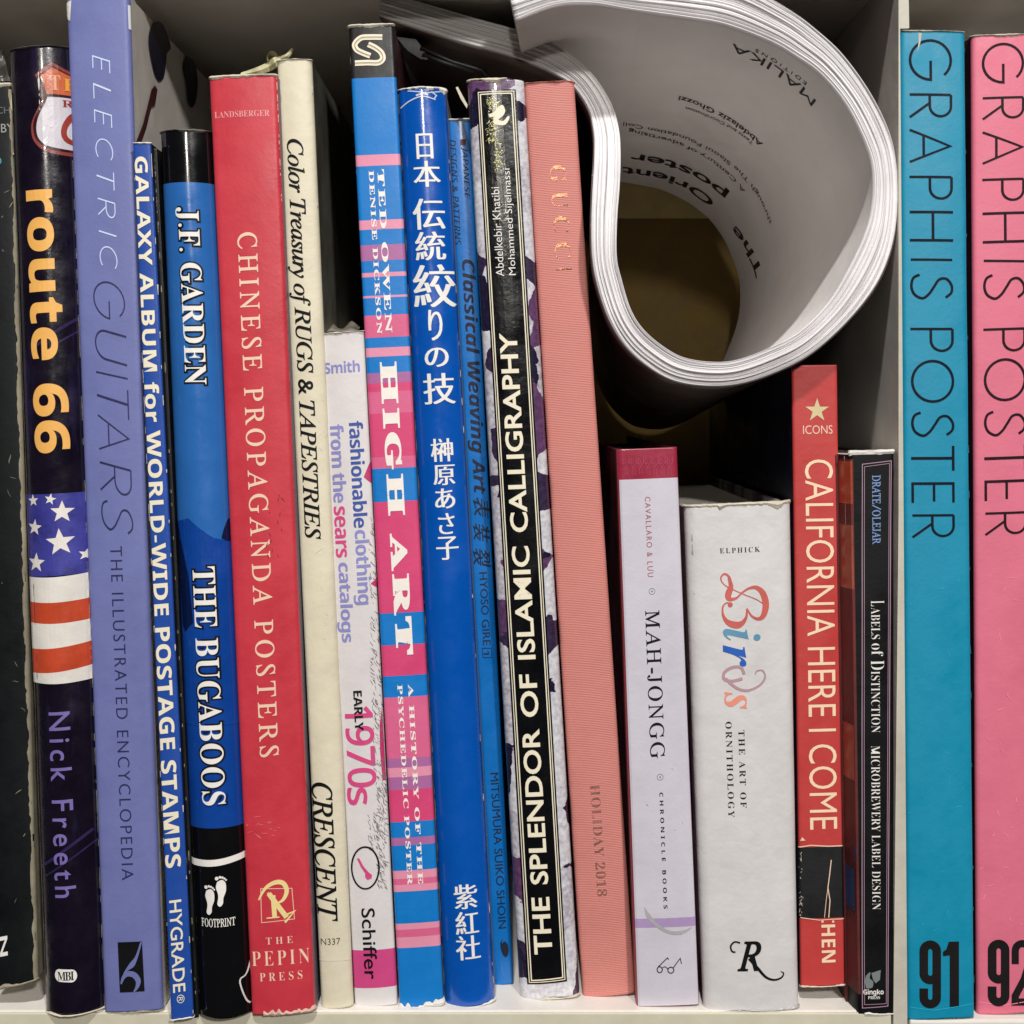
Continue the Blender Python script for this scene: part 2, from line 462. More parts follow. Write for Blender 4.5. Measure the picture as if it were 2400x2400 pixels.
obj('edge_strip', V2, F, mat('divider_edge_grey', (196, 190, 176), .5, var=.08, stain=((150, 140, 118), 40, .5, .75, .4, (1, 1, .3))), sh)
FZ2 = FZ-.0024
sbox('bottom_board', (RX2+.0009, 0, FZ2-.038), (RX2+.33, .39, FZ2), shelfw)
sbox('top_board', (RX2+.0009, 0, CZ), (RX2+.33, .39, CZ+.038), shelfw)
sbox('right_panel', (RX2+.3302, 0, FZ-.04), (RX2+.3302+T, .39, CZ+.038), shelfw)
sbox('back_panel', (LX-T, .3905, FZ-.04), (RX2+.35, .394, CZ+.04), backm, 0)  # added dark sheet closing the open back, coloured for the shade behind
bm_ = mat('screw_grey', (120, 116, 108), .5)
bm = bmesh.new(); bmesh.ops.create_cone(bm, segments=20, radius1=.0022, radius2=.0022, depth=.0006, cap_ends=True)
me = bpy.data.meshes.new('screw_cap'); bm.to_mesh(me); bm.free(); me.materials.append(bm_)
o = bpy.data.objects.new('screw_cap', me); COL.objects.link(o); o.parent = sh; p = W(2010, 12, .028); o.location = (p.x, .028, CZ-.0003-FZ)

# ------------------------------------------------------------------ the books, left to right
def Q(*a): return a   # TL, TR, BR, BL
# 1 dark book cut by the frame
dk = mat('dark_green_black', (5, 10, 13), .55, var=.2, spec=.3)
b = Book('hardcover_book', 'near black hardcover with worn beige right edge, cut off at the left of the shelf', Q((-85, 205), (26, 200), (84, 2296), (-20, 2322)), .004, dk, WEAR, bulge=.0008, rim=TORN, depth=.2)
b.text('title_lettering', 'N', (-2, 17, 2190, 2236), WHITE, off=.02)
b.text('author_lettering', 'BY', (2, 30, 292, 312), mat('print_grey', (150, 150, 145), .5), way='h')
b.text('author_lettering', 'CH', (-8, 22, 252, 268), mat('print_dim_grey', (86, 90, 88), .5), way='h')
b.text('publisher_mark', 'o', (-12, 3, 370, 387), mat('print_teal', (60, 150, 165), .5), way='h')
b.wear(WEAR, .985, .0011, 0, 1, -.9); b.wear(WEAR, .97, .0007, 0, 1, .1)
b.scuffs(WEAR, 14, (0, 60, 400, 2200))
b.torn(TORN, .0024, True, .3, 1, over=.001); b.torn(WEAR, .0012, False, 0, 1, over=.001)
# curled cover flap along its right edge
cl = spl([(25, 180), (36, 190), (30, 215), (28, 245), (31, 262), (40, 285), (48, 305), (49, 325), (42, 345), (32, 362)], 6)
V, F = [], []
for i, (x, y) in enumerate(cl):
    for dx, Y in ((-2.5, .0035), (2.5, .0032), (2.5, .016), (-2.5, .016)):
        V.append(b.M @ W(x+dx, y, Y))
for i in range(len(cl)-1):
    a = i*4
    for k in range(4): F.append((a+k, a+(k+1) % 4, a+4+(k+1) % 4, a+4+k))
F += [(0, 1, 2, 3), (len(V)-4, len(V)-1, len(V)-2, len(V)-3)]
obj('curled_flap', V, F, mat('flap_cream', (225, 215, 175), .7), b.root)
inn = [(x-3, y) for x, y in cl[14:]]; V = [b.M @ W(x, y, .006) for x, y in inn] + [b.M @ W(28+8*(y-230)/400, y, .006) for x, y in reversed(inn)]
obj('inner_flap', V, poly([(p.x, p.z) for p in V])[1], mat('flap_inside', (214, 205, 192), .8), b.root)
# crumpled grey film at its head
V, F = [], []
for j in range(9):
    for i in range(11):
        x = -20+i*4.6; y = 118+j*9; n = mnoise.noise(Vector((x*.06, y*.06, 3)))
        xr = x if i < 10 else 22+4*math.sin(j*.9)
        V.append(b.M @ W(min(xr, 6+j*2.4) if i > 6 else xr, y, .006+.002*n+.0002*j))
for j in range(8):
    for i in range(10): a = j*11+i; F.append((a, a+1, a+12, a+11))
obj('crumpled_jacket', V, F, mat('jacket_film_grey', (92, 90, 84), .3, var=.3, crease=.5), b.root, smooth=True)

# 2 route 66
r66 = mat('aubergine_gloss', (19, 12, 29), .22, coat=.7, var=.25, stain=((52, 42, 92), 45, .55, .72, .6, (2, 1, .25)), vscale=90)
b = Book('hardcover_book', 'dark purple glossy hardcover with orange title, painted flag and road shield', Q((8, 113), (154, 104), (234, 2374), (94, 2384)), -.003, r66, r66, bulge=.0045, rad=.0014, depth=.21)
org = mat('print_orange', (238, 178, 92), .4, var=.03)
b.text('title_lettering', sb('route 66'), (57, 139, 444, 1062), org, off=.012, spc=1.05)
b.text('author_lettering', 'Nick Freeth', (112, 162, 1669, 2104), mat('print_lilac', (122, 106, 172), .45), spc=1.35, off=.008)
red = mat('flag_red', (200, 72, 40), .4, coat=.4, var=.15); wh = mat('flag_white', (232, 226, 218), .4, coat=.4, var=.08); blu = mat('flag_blue', (62, 62, 150), .35, coat=.5, var=.2, stain=((34, 30, 92), 60, .5, .7, .8, (1, 1, 2)))
def strip(yl0, yr0, yl1, yr1, sag=0):
    n = 14; top = []; bot = []
    for i in range(n+1):
        t = i/n; v0 = yl0+(yr0-yl0)*t+sag*math.sin(t*math.pi*1.0); v1 = yl1+(yr1-yl1)*t+sag*math.sin(t*math.pi)
        def X(y, t):
            v = b.v(y); TL, TR, BR, BL = b.q
            return (BL[0]+(TL[0]-BL[0])*v)*(1-t)+(BR[0]+(TR[0]-BR[0])*v)*t
        top.append((X(v0, t), v0, 0)); bot.append((X(v1, t), v1, 0))
    return top+bot, [(i, i+1, n+2+i, n+1+i) for i in range(n)]
b.px('flag_field', strip(1161, 1154, 1355, 1345), blu, 1)
for a, m in (((1355, 1345, 1414, 1405), wh), ((1414, 1405, 1463, 1455), red), ((1463, 1455, 1525, 1507), wh), ((1525, 1507, 1582, 1563), red), ((1582, 1563, 1604, 1596), wh)):
    b.px('flag_stripe', strip(*a, sag=3), m, 1)
def star(cx, cy, r, a0=-90, k=.42, sx=1):
    return poly([(cx+sx*(r if i % 2 == 0 else r*k)*math.cos(R(a0+36*i)), cy+(r if i % 2 == 0 else r*k)*math.sin(R(a0+36*i))) for i in range(10)])
for cx, cy, r, a0 in ((78, 1237, 20, -85), (140, 1271, 33, -95), (82, 1320, 24, -88), (144, 1200, 27, -90), (192, 1302, 16, -80), (74, 1174, 15, -95), (118, 1170, 14, -80)):
    b.px('flag_star', star(cx, cy, r, a0), wh, 2.4)
b.px('publisher_badge', poly(arc(139, 2287, 12, 15, 90, 270, 10)+arc(168, 2287, 12, 15, -90, 90, 10)), WHITE, 1.5)
b.text('publisher_lettering', bs('MBI'), (134, 173, 2277, 2297), BLACK, way='h', lift=3, spc=.8)
# shield, wrapping over the right edge of the spine
sh_out = [(118, 143), (82, 176)] + spl([(90, 190), (97, 210), (98, 235), (88, 256), (77, 280), (73, 300), (77, 325), (92, 345), (115, 357), (140, 361), (178, 362)], 5)
rt = [(178, 358), (178, 165), (140, 155)]
def shr(k, cx=135, cy=250): return [(cx+(x-cx)*k, cy+(y-cy)*k) for x, y in sh_out]+[(178, cy+(172-cy)*k), (142, cy+(156-cy)*k)]
b.px('shield_border', poly(shr(1)), mat('shield_rust', (140, 62, 58), .3, coat=.5), 1)
b.px('shield_outline', poly(shr(.92)), mat('shield_maroon', (52, 14, 22), .3, coat=.5), 2)
b.px('shield_field', poly([(110, 226)]+spl([(106, 240), (96, 260), (88, 283), (86, 303), (90, 322), (103, 337), (122, 344), (150, 347), (178, 348)], 5)+[(178, 224)]), mat('shield_white', (206, 200, 208), .3, coat=.5), 3)
b.px('shield_crown', poly([(119, 156), (94, 178), (103, 196), (108, 219), (178, 218), (178, 182), (142, 167)]), mat('shield_orange', (200, 98, 60), .3, coat=.5), 3)
b.text('shield_lettering', bs('T'), (114, 135, 177, 212), mat('shield_cream', (226, 168, 130), .3), way='h', lift=5)
b.text('shield_lettering', bs('H'), (141, 170, 183, 212), mat('shield_gold', (226, 160, 60), .3), way='h', lift=5)
b.text('shield_lettering', bs('R'), (139, 160, 234, 250), mat('shield_red', (150, 52, 42), .3), way='h', lift=5)
b.px('shield_numeral', ribbon(spl([(165, 256), (152, 275), (144, 295), (143, 312), (150, 325), (165, 331)]), 11), MATS['shield_red'], 5)
b.wear(TORNW, .55, .0005, .93, .975, -.2)
b.wear(mat('faint_line', (60, 48, 70), .6), .12, .0003, 0, 1, -.1)
for x0, y0 in ((70, 1930), (66, 700)):
    b.px('printed_roads', merge2([ribbon([(x0+18, y0+110), (x0+140, y0+20)], 7), ribbon([(x0+30, y0+130), (x0+150, y0+45)], 4)]), mat('print_dark_violet', (46, 34, 78), .3, coat=.6), .6)
b.torn(mat('dull_film', (72, 68, 66), .5), .0006, True, over=.0002)
b.torn(TORN, .0008, False, over=.001)

# 3 violet
vio = mat('violet_jacket', (108, 115, 171), .5, var=.05, stain=((96, 96, 160), 18, .5, .75, .5, (1, 1, .3)))
vside = mat('pale_jacket_side', (226, 218, 210), .5, var=.05)
b = Book('hardcover_book', 'tall violet dust-jacketed hardcover with thin white and navy capitals', Q((152, -14), (301, -14), (380, 2369), (242, 2375)), 0.0, vio, vside, bulge=.0006, rad=.0016, depth=.225, rim=TORNW)
thinw = mat('print_pale_blue', (205, 216, 245), .45, var=.02); thind = mat('print_navy', (36, 36, 84), .45, var=.02)
for ch, ya, yb in (('E', 129, 172), ('L', 194, 231), ('E', 256, 300), ('C', 325, 377), ('T', 405, 447), ('R', 463, 512), ('I', 539, 556), ('C', 577, 631)):
    e = (ya-129)*.0375
    b.fit('title_lettering', skel(ch, .055, .2), (216+e, 257+e, ya, yb), thinw)
for ch, ya, yb in (('G', 659, 749), ('U', 772, 859), ('I', 869, 890), ('T', 915, 984), ('A', 970, 1053), ('R', 1080, 1162), ('S', 1171, 1253)):
    e = (ya-659)*.0375
    b.fit('title_lettering', skel(ch, .042, .2), (217+e, 291+e, ya, yb), thind)
b.text('subtitle_lettering', 'THE ILLUSTRATED ENCYCLOPEDIA', (258, 286, 1280, 2062), thind, spc=1.25, off=-.008)
b.px('logo_panel', poly([(276, 2208), (333, 2206), (339, 2323), (281, 2326)]), BLACK, 1)
b.px('logo_sail', merge([poly(spl([(329, 2208), (318, 2240), (304, 2258), (290, 2281), (302, 2273), (316, 2262), (326, 2235)])+[(333, 2207)]),
     ribbon(spl([(284, 2306), (290, 2290), (300, 2282), (314, 2284), (324, 2297), (322, 2312), (314, 2324)]), 9, taper=lambda t: .3+1.2*math.sin(math.pi*t))]), vio, 2)
b.px('torn_corner', poly([(148, 8), (167, 0), (165, 30), (164, 49), (158, 44)]), TORNW, 2); b.px('torn_corner', poly([(297, 10), (310, 10), (311, 60), (305, 68), (299, 66)]), mat('jacket_glare', (226, 230, 236), .25, coat=.5), 2)  # both head corners torn white, the right one glossy
b.wear(TORNW, .012, .0005, 0, .9, -.15)
b.torn(WEAR, .0005, False, over=.0006)

def left_poly(name, pts, m, lift=.0003):
    V = []
    for x, y in pts:
        v_ = b.v(y); e2 = b.q[3][0]+(b.q[0][0]-b.q[3][0])*v_
        d = (D+b.Y)*((e2-1200)/(x-1200))-D; p = W(x, y, max(d, b.Y+.0085)); q = b.M @ p
        v_ = max(0, min(1, q.z/b.h)); q.x = b.flat(0, v_).x-lift; V.append(q)
    return obj(name, V, poly([(p.y, p.z) for p in V])[1], m, b.root)
def side_poly(name, pts, m, edge=309, lift=.0003):
    V = []
    for x, y in pts:
        d = D*((edge-1200)/(x-1200)-1); e2 = edge+(y+14)*.0333*(D+d)/D
        d = D*((e2-1200)/(x-1200)-1); p = W(x, y, d); q = b.M @ p
        v_ = max(0, min(1, q.z/b.h)); q.x = b.flat(1, v_).x+lift; V.append(q)
    o = obj(name, V, poly([(p.y, p.z) for p in V])[1], m, b.root); return o
gt = mat('print_guitar_dark', (26, 24, 48), .4, coat=.2); gn = mat('print_guitar_brown', (84, 40, 44), .4, coat=.2)
side_poly('printed_guitar', spl([(366, 52), (357, 75), (356, 105), (364, 150), (372, 178), (382, 190), (393, 178), (398, 145), (400, 125), (409, 113), (404, 90), (392, 60), (380, 50), (366, 52)], 4), gt)
side_poly('printed_guitar', [(324, 336), (342, 290), (356, 235), (362, 210), (371, 199), (377, 210), (371, 246), (362, 252), (350, 300), (336, 338)], gn)
side_poly('printed_guitar', spl([(444, 130), (438, 160), (446, 200), (450, 240), (460, 252), (470, 235), (474, 190), (466, 145), (444, 130)], 4), gt)
# 4 galaxy
gb = mat('stamp_album_blue', (30, 74, 160), .42, var=.05)
ldk = mat('black_cover_side', (14, 13, 16), .5, var=.2)
b = Book('paperback_book', 'thin royal blue album with bold cream capitals beside the violet hardcover', Q((311, 336), (353, 336), (453, 2384), (400, 2392)), -.0044, gb, ldk, bulge=.0002, rad=.0006, depth=.2, soft=True)
b.text('title_lettering', sb('GALAXY ALBUM for WORLD-WIDE POSTAGE STAMPS'), (315, 347, 367, 2033), CREAM, spc=1.02, off=.006)
b.text('publisher_lettering', 'HYGRADE', (396, 425, 2109, 2325), CREAM, off=.01)
b.text('publisher_lettering', '®', (414, 432, 2331, 2351), CREAM)
b.wear(TORNW, .03, .0004, 0, 1, .25); b.wear(TORNW, .97, .0003, 0, 1, .2)
b.torn(TORNW, .0009, True, over=.0003); b.torn(TORNW, .0012, False, over=.0003)

# 4b thin black cover between
b = Book('paperback_book', 'thin black book with a frayed spine wedged between the blue album and blue glossy book', Q((354, 348), (368, 348), (466, 2384), (454, 2386)), -.0005, ldk, ldk, bulge=0, rad=.0003, depth=.19, soft=True, th=.0005)
b.wear(WEAR, .62, .0004, 0, 1, .25, f=500); b.wear(WEAR, .4, .0009, .9, .99, -.3, f=500)

# 5 jf garden
jb1 = mat('jacket_sky_blue', (42, 104, 178), .25, coat=.6, var=.05, bump=.05); jb2 = mat('jacket_deep_blue', (12, 66, 152), .25, coat=.6, var=.08, bump=.05)
jk = mat('jacket_black_gloss', (9, 9, 12), .16, coat=.9, var=.05, bump=.05)
b = Book('hardcover_book', 'glossy blue and black hardcover with white outlined serif title and footprints', Q((366, 304), (488, 303), (586, 2386), (455, 2390)), -.0044, jk, jk, bulge=.0042, rad=.0016, depth=.2,
         bands=[(427, jb1), (1700, jb2), (1942, jk)])
def grad(name, ra, rb, ya, yb):
    m = MATS[name]; nt = m.node_tree
    return m
b.px('printed_mountain', poly([(404, 1225), (440, 1215), (470, 1240), (500, 1262), (527, 1268), (541, 1275), (560, 1702), (420, 1702)]), jb2, .7)
b.px('printed_ridge', poly([(402, 1195), (414, 1240), (425, 1290), (440, 1350), (448, 1420), (452, 1460), (430, 1484), (424, 1470), (418, 1400), (410, 1330)]), mat('print_midnight', (6, 24, 66), .25, coat=.6), 1.2)
b.px('printed_ridge', poly([(540, 1212), (527, 1218), (520, 1240), (515, 1262), (525, 1270), (545, 1274)]), MATS['print_midnight'], 1.2)
def outlined(bk, t, rect, off2=.06, **k):
    V, F = glyph(t, **k); xa, xb, ya, yb = rect
    V2, F2 = glyph(t, **{**k, 'off': k.get('off', 0)+off2})
    gx0 = min(p[0] for p in V); gx1 = max(p[0] for p in V); gy0 = min(p[1] for p in V); gy1 = max(p[1] for p in V)
    hx0 = min(p[0] for p in V2); hx1 = max(p[0] for p in V2); hy0 = min(p[1] for p in V2); hy1 = max(p[1] for p in V2)
    sx = (yb-ya)/(gx1-gx0); sy = (xb-xa)/(gy1-gy0)
    r2 = (xa+(hy0-gy0)*sy, xb+(hy1-gy1)*sy, ya+(hx0-gx0)*sx, yb+(hx1-gx1)*sx)
    bk.fit('title_outline', (V2, F2), r2, BLACK, lift=1); bk.fit('title_lettering', (V, F), rect, WHITE, lift=5)
outlined(b, bs('J.F. GARDEN'), (411, 464, 486, 901), spc=1.04)
outlined(b, bs('THE BUGABOOS'), (450, 502, 1328, 1887), spc=1.04)
b.px('white_band', strip(2018, 2004, 2034, 2019, sag=4), WHITE, 1)
b.text('publisher_lettering', it('FOOTPRINT'), (470, 549, 2153, 2173), WHITE, way='h', shear=-.25, off=.012)
def foot(cx, cy, s_, mir=1):
    pts = spl([(-8, -22), (4, -27), (13, -18), (14, 2), (8, 20), (7, 34), (0, 42), (-7, 36), (-5, 20), (-6, 8), (-11, -8), (-8, -22)], 5)
    P_ = [poly([(cx+mir*x*s_, cy+y*s_) for x, y in pts])]
    for k, (tx, ty, tr) in enumerate(((-9, -31, 4.8), (-1, -34, 3.4), (5, -33, 3), (10, -30, 2.7), (14, -26, 2.4))):
        P_.append(poly([(cx+mir*x*s_, cy+y*s_) for x, y in arc(tx, ty, tr, tr, 0, 330, 11)]))
    return merge(P_)
b.px('footprint_mark', foot(490, 2108, .88, 1), WHITE, 1); b.px('footprint_mark', foot(516, 2087, .9, 1), WHITE, 1)
b.torn(mat('dark_worn', (90, 88, 84), .5, var=.4), .0008, True, over=.0002)
pl = [(588, 2210), (574, 2285), (560, 2300), (562, 2320), (572, 2350), (580, 2362)]
b.px('curled_jacket_edge', ribbon(spl(pl), 3.2), TORNW, 3, umax=.999)

# 6 red
rd = mat('red_jacket', (200, 54, 68), .42, var=.06, stain=((140, 30, 45), 14, .56, .74, .6, (1, 1, .6)))
rside = mat('grey_violet_side', (120, 112, 130), .6, var=.1)
b = Book('hardcover_book', 'crimson hardcover with widely spaced cream serif capitals and script R emblem', Q((488, 182), (648, 176), (737, 2372), (588, 2382)), -.0024, rd, rside, bulge=.0008, rad=.0014, depth=.21, rim=TORN)
rc = mat('print_rose_cream', (240, 205, 180), .45, var=.04); rl = mat('print_pale_yellow', (238, 218, 150), .45, var=.04)
b.text('author_lettering', bs('LANDSBERGER'), (502, 631, 259, 274), mat('print_rose', (232, 160, 160), .45), way='h', off=-.008)
b.text('title_lettering', it('CHINESE PROPAGANDA POSTERS'), (555, 602, 544, 1774), rc, shear=-.28, spc=1.32, off=.008)
b.px('emblem_frame', ribbon([(611, 2083), (684, 2082), (690, 2154), (613, 2163)], 1.6, True), rc, 1)
b.px('script_emblem', merge([ribbon(spl([(606, 2110), (622, 2082), (645, 2068), (664, 2070), (672, 2088), (664, 2108), (650, 2117)]), 9, taper=lambda t: .35+.9*math.sin(math.pi*t)),
     ribbon([(628, 2092), (643, 2120), (668, 2145), (690, 2136), (668, 2162)], 5), ribbon([(630, 2094), (672, 2150)], 12), ribbon([(640, 2098), (644, 2150)], 11), ribbon([(625, 2152), (655, 2149)], 3)]), rl, 1.5)
b.text('publisher_lettering', bs('THE'), (623, 686, 2196, 2212), rc, way='h', spc=1.7, off=-.01)
b.text('publisher_lettering', bs('PEPIN'), (589, 724, 2228, 2262), rc, way='h', spc=1.35, off=-.012)
b.text('publisher_lettering', bs('PRESS'), (608, 708, 2278, 2298), rc, way='h', spc=1.6, off=-.01)
b.torn(mat('torn_rosy_paper', (218, 180, 165), .9, var=.3, bump=.5), .0035, False, .2, 1, over=.0004); b.torn(TORN, .0016, True, over=.0006)
b.scuffs(mat('scuff_dark_red', (130, 24, 40), .6), 16, (625, 660, 1120, 1300), (.0006, .002), 1.5)
b.scuffs(mat('scuff_pink', (226, 130, 130), .6), 14, (570, 650, 1915, 1960), (.0006, .003), .1)
b.wear(rc, .985, .0003, .85, 1, .0)

# 7 cream
cr = mat('cream_jacket', (222, 213, 188), .5, var=.05, stain=((190, 170, 120), 22, .6, .8, .35, (1, 1, .4)), crease=.3)
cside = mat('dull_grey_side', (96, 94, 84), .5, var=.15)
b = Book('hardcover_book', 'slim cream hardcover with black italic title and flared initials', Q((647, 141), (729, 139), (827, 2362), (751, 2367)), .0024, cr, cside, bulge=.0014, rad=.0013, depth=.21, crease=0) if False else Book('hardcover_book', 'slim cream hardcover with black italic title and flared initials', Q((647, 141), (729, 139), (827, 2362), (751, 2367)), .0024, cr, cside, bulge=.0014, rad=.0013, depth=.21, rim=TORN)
b.text('title_lettering', it('Color Treasury of RUGS & TAPESTRIES'), (660, 711, 325, 1264), BLACK, off=.012, spc=.93)
b.text('publisher_lettering', it('CRESCENT'), (728, 778, 1833, 2160), BLACK, off=.012, spc=.93)
b.text('stock_number', 'N337', (751, 797, 2199, 2214), mat('print_brown', (70, 62, 50), .5), way='h', off=-.006)
b.wear(TORNW, .97, .0006, 0, 1, .35); b.scuffs(TORNW, 22, (745, 770, 850, 1500), (.0005, .003), 1.6)
b.torn(TORN, .0006, True, over=.0003)
b.px('crease_line', ribbon([(745, 2254), (780, 2251), (822, 2252)], 1.5), TORNW, 1)

# scrap of pale ribbon paper between red and cream books
scr = root('paper_scrap', 'pale crumpled paper strip sticking up between the crimson and cream books', 'scrap of paper', W(640, 175, .012))
M0 = Matrix.Translation(-W(640, 175, .012))
V, F = [], []
path = spl([(565, 170), (595, 160), (622, 148), (640, 135), (655, 132), (672, 125), (682, 112)], 6); path2 = spl([(560, 182), (600, 176), (630, 168), (648, 158), (662, 142), (678, 134), (689, 116)], 6)
for (a, c) in zip(path, path2):
    i = len(V); Yb = .012+.003*math.sin(i*.2)
    V += [M0 @ W(a[0], a[1], Yb+.003), M0 @ W((a[0]+c[0])/2, (a[1]+c[1])/2, Yb-.001), M0 @ W(c[0], c[1], Yb)]
for i in range(len(path)-1):
    a = i*3; F += [(a, a+1, a+4, a+3), (a+1, a+2, a+5, a+4)]
obj('strip', V, F, mat('scrap_green_cream', (196, 190, 150), .7, var=.15, bump=.4), scr)
V, F = [], []
for i, t in enumerate(arc(638, 135, 13, 16, 150, 400, 12)):
    V += [M0 @ W(t[0], t[1], .014), M0 @ W(638+(t[0]-638)*.5, 137+(t[1]-135)*.4, .020)]
for i in range(12): a = 2*i; F.append((a, a+1, a+3, a+2))
obj('curl', V, F, MATS['scrap_green_cream'], scr)

# 8 schiffer
wp = mat('white_paperback', (220, 214, 214), .42, var=.04, stain=((120, 116, 116), 26, .66, .85, .3, (1, 1, .5)))
mag = mat('magenta_band', (205, 70, 130), .42, var=.04)
b = Book('paperback_book', 'short white paperback with blue and pink rounded lettering and magenta band', Q((752, 783), (852, 776), (931, 2357), (830, 2362)), .0042, wp, wp, bulge=.001, rad=.0008, depth=.2, soft=True, bands=[(2227, mag), (2316, wp)])
peri = mat('print_periwinkle', (138, 138, 198), .45, var=.04); dblue = mat('print_blue', (52, 80, 160), .45, var=.04); pk = mat('print_pink', (214, 72, 132), .45, var=.04)
b.text('author_lettering', sb('Smith'), (758, 842, 846, 873), peri, way='h', spc=.9)
b.text('title_lettering', sb('fashionable'), (817, 850, 988, 1238), dblue, spc=.9); e = .045*250
b.text('title_lettering', sb('clothing'), (821, 864, 1243, 1418), peri, spc=.9)
b.text('title_lettering', sb('from the'), (772, 805, 993, 1176), peri, spc=.9)
b.text('title_lettering', sb('sears'), (781, 808, 1185, 1305), pk, spc=.9)
b.text('title_lettering', sb('catalogs'), (783, 822, 1317, 1504), peri, spc=.9)
b.text('title_lettering', ss('1970'), (806, 874, 1655, 1845), pk, off=.018, spc=.95)
b.text('title_lettering', ss('s'), (812, 860, 1845, 1886), pk, off=.018)
b.text('title_lettering', sb('EARLY'), (828, 848, 1618, 1712), BLACK, spc=.92, lift=3)
b.px('emblem_ring', ribbon(arc(856, 2034, 32, 49, 0, 350, 40), 4, True), BLACK, 1.5)
b.px('emblem_hand', poly([(836, 2012), (842, 2012), (852, 2030), (864, 2044), (872, 2050), (871, 2058), (862, 2062), (856, 2056), (856, 2046), (846, 2032)]), pk, 1.5)
b.text('publisher_lettering', 'Schiffer', (846, 878, 2128, 2295), BLACK, off=.008)
gsk = mat('print_sketch_grey', (120, 116, 118), .6, var=.2)
for (x0, x1, y0, y1, n) in ((862, 880, 1200, 1420, 40), (866, 890, 1420, 1620, 60), (872, 895, 1620, 1800, 70), (880, 902, 1800, 2080, 160), (860, 890, 1900, 1990, 50)):
    b.scuffs(gsk, n, (x0, x1, y0, y1), (.0004, .0024), 1.0)
for a in ([(876, 1063), (865, 1085), (852, 1118), (872, 1135), (884, 1140)], [(884, 1340), (878, 1360), (868, 1368), (880, 1376), (890, 1380)], [(894, 1660), (889, 1700), (890, 1760), (896, 1830), (903, 1830)]):
    b.px('cover_print', poly(a), mat('print_dark_pink', (190, 50, 105), .45), 1, umax=.999)
b.torn(TORN, .0006, True, over=.0003)
# crinkled film above it
fm = root('crinkled_film', 'crinkled clear plastic film lying on the head of the short white paperback', 'plastic film', W(800, 775, .02))
M0 = Matrix.Translation(-W(800, 775, .02)); V, F = [], []
for j in range(7):
    for i in range(15):
        x = 764+i*5.6; y = 776-j*5.5; n = mnoise.noise(Vector((x*.07, y*.1, 1.7)))
        hump = (14*math.exp(-((x-778)/12)**2)+12*math.exp(-((x-825)/14)**2)+3)*j/6
        V.append(M0 @ W(x+4*n, 777-hump*1.7-5*n*(j/6), .010+.005*j+.002*n))
for j in range(6):
    for i in range(14): a = j*15+i; F.append((a, a+1, a+16, a+15))
obj('film', V, F, mat('film_grey', (150, 142, 130), .25, var=.25, crease=.4), fm, smooth=True)

# 9 high art
HB = mat('poster_blue', (2, 120, 200), .45, var=.03); HP = mat('poster_hot_pink', (214, 68, 118), .45, var=.03); MP = mat('poster_mid_pink', (218, 100, 142), .45, var=.03)
LP = mat('poster_light_pink', (228, 146, 172), .45, var=.03); MV = mat('poster_mauve', (172, 104, 158), .45, var=.03); HK = mat('poster_black', (24, 22, 24), .4, var=.15)
dkred = mat('dark_red_side', (60, 12, 22), .5)
bd = [(182, HB), (362, LP), (388, HB), (515, LP), (537, HB), (573, MV), (610, HB), (638, LP), (648, HB), (692, LP), (697, HB), (738, MP), (790, HB), (814, LP), (835, HB), (873, MV), (897, HP), (917, MP), (968, HP),
      (1070, MP), (1097, HB), (1175, HP), (1436, HB), (1511, HP), (1583, HB), (1633, MP), (1776, MV), (1798, LP), (1820, MV), (1850, HP), (1925, HB), (1962, MV), (1980, HB), (2039, LP), (2058, MP), (2072, LP), (2088, HB), (2163, LP), (2177, MP), (2195, LP), (2220, HB)]
b = Book('paperback_book', 'tall book striped in blue, pink and mauve with black head and fat white slab lettering', Q((816, 62), (922, 58), (1040, 2356), (936, 2363)), .0039, HK, dkred, bulge=.0003, rad=.001, depth=.2, soft=True, bands=bd, lside=HK)
b.px('logo_letter', merge([ribbon(spl([(896, 87), (868, 87), (846, 89), (832, 103), (836, 116), (850, 124), (868, 131)], 6), 13), ribbon(spl([(863, 104), (880, 112), (894, 124), (897, 138), (886, 147), (862, 147), (832, 148)], 6), 13)]), CREAM, 1.5)
b.px('logo_inline', merge([ribbon(spl([(896, 87), (868, 87), (846, 89), (832, 103), (836, 116), (850, 124), (868, 131)], 6), 1.6), ribbon(spl([(863, 104), (880, 112), (894, 124), (897, 138), (886, 147), (862, 147), (832, 148)], 6), 1.6)]), mat('logo_grey', (140, 132, 122), .5), 5)
hw = mat('print_warm_white', (244, 236, 228), .45, var=.02)
for ch, ya, yb in (('H', 848, 946), ('I', 957, 1004), ('G', 1013, 1100), ('H', 1111, 1208), ('A', 1250, 1338), ('R', 1345, 1442), ('T', 1445, 1535)):
    e = (ya-848)*.0585
    b.text('title_lettering', bs(ch), (890+e, 929+e, ya, yb), hw, off=.028)
b.text('author_lettering', bs('TED OWEN'), (884, 900, 397, 780), hw, spc=1.15, off=.01); b.text('author_lettering', bs('DENISE DICKSON'), (864, 876, 399, 782), hw, spc=1.15, off=.01)
b.text('subtitle_lettering', bs('A HISTORY OF THE'), (956, 968, 1604, 2073), hw, spc=1.15, off=.01); b.text('subtitle_lettering', bs('PSYCHEDELIC POSTER'), (931, 943, 1604, 2073), hw, spc=1.15, off=.01)
b.torn(TORN, .0022, True, over=.0006); b.torn(TORNW, .003, False, over=.0004)
b.wear(WEAR, .02, .0003, 0, 1, .5)

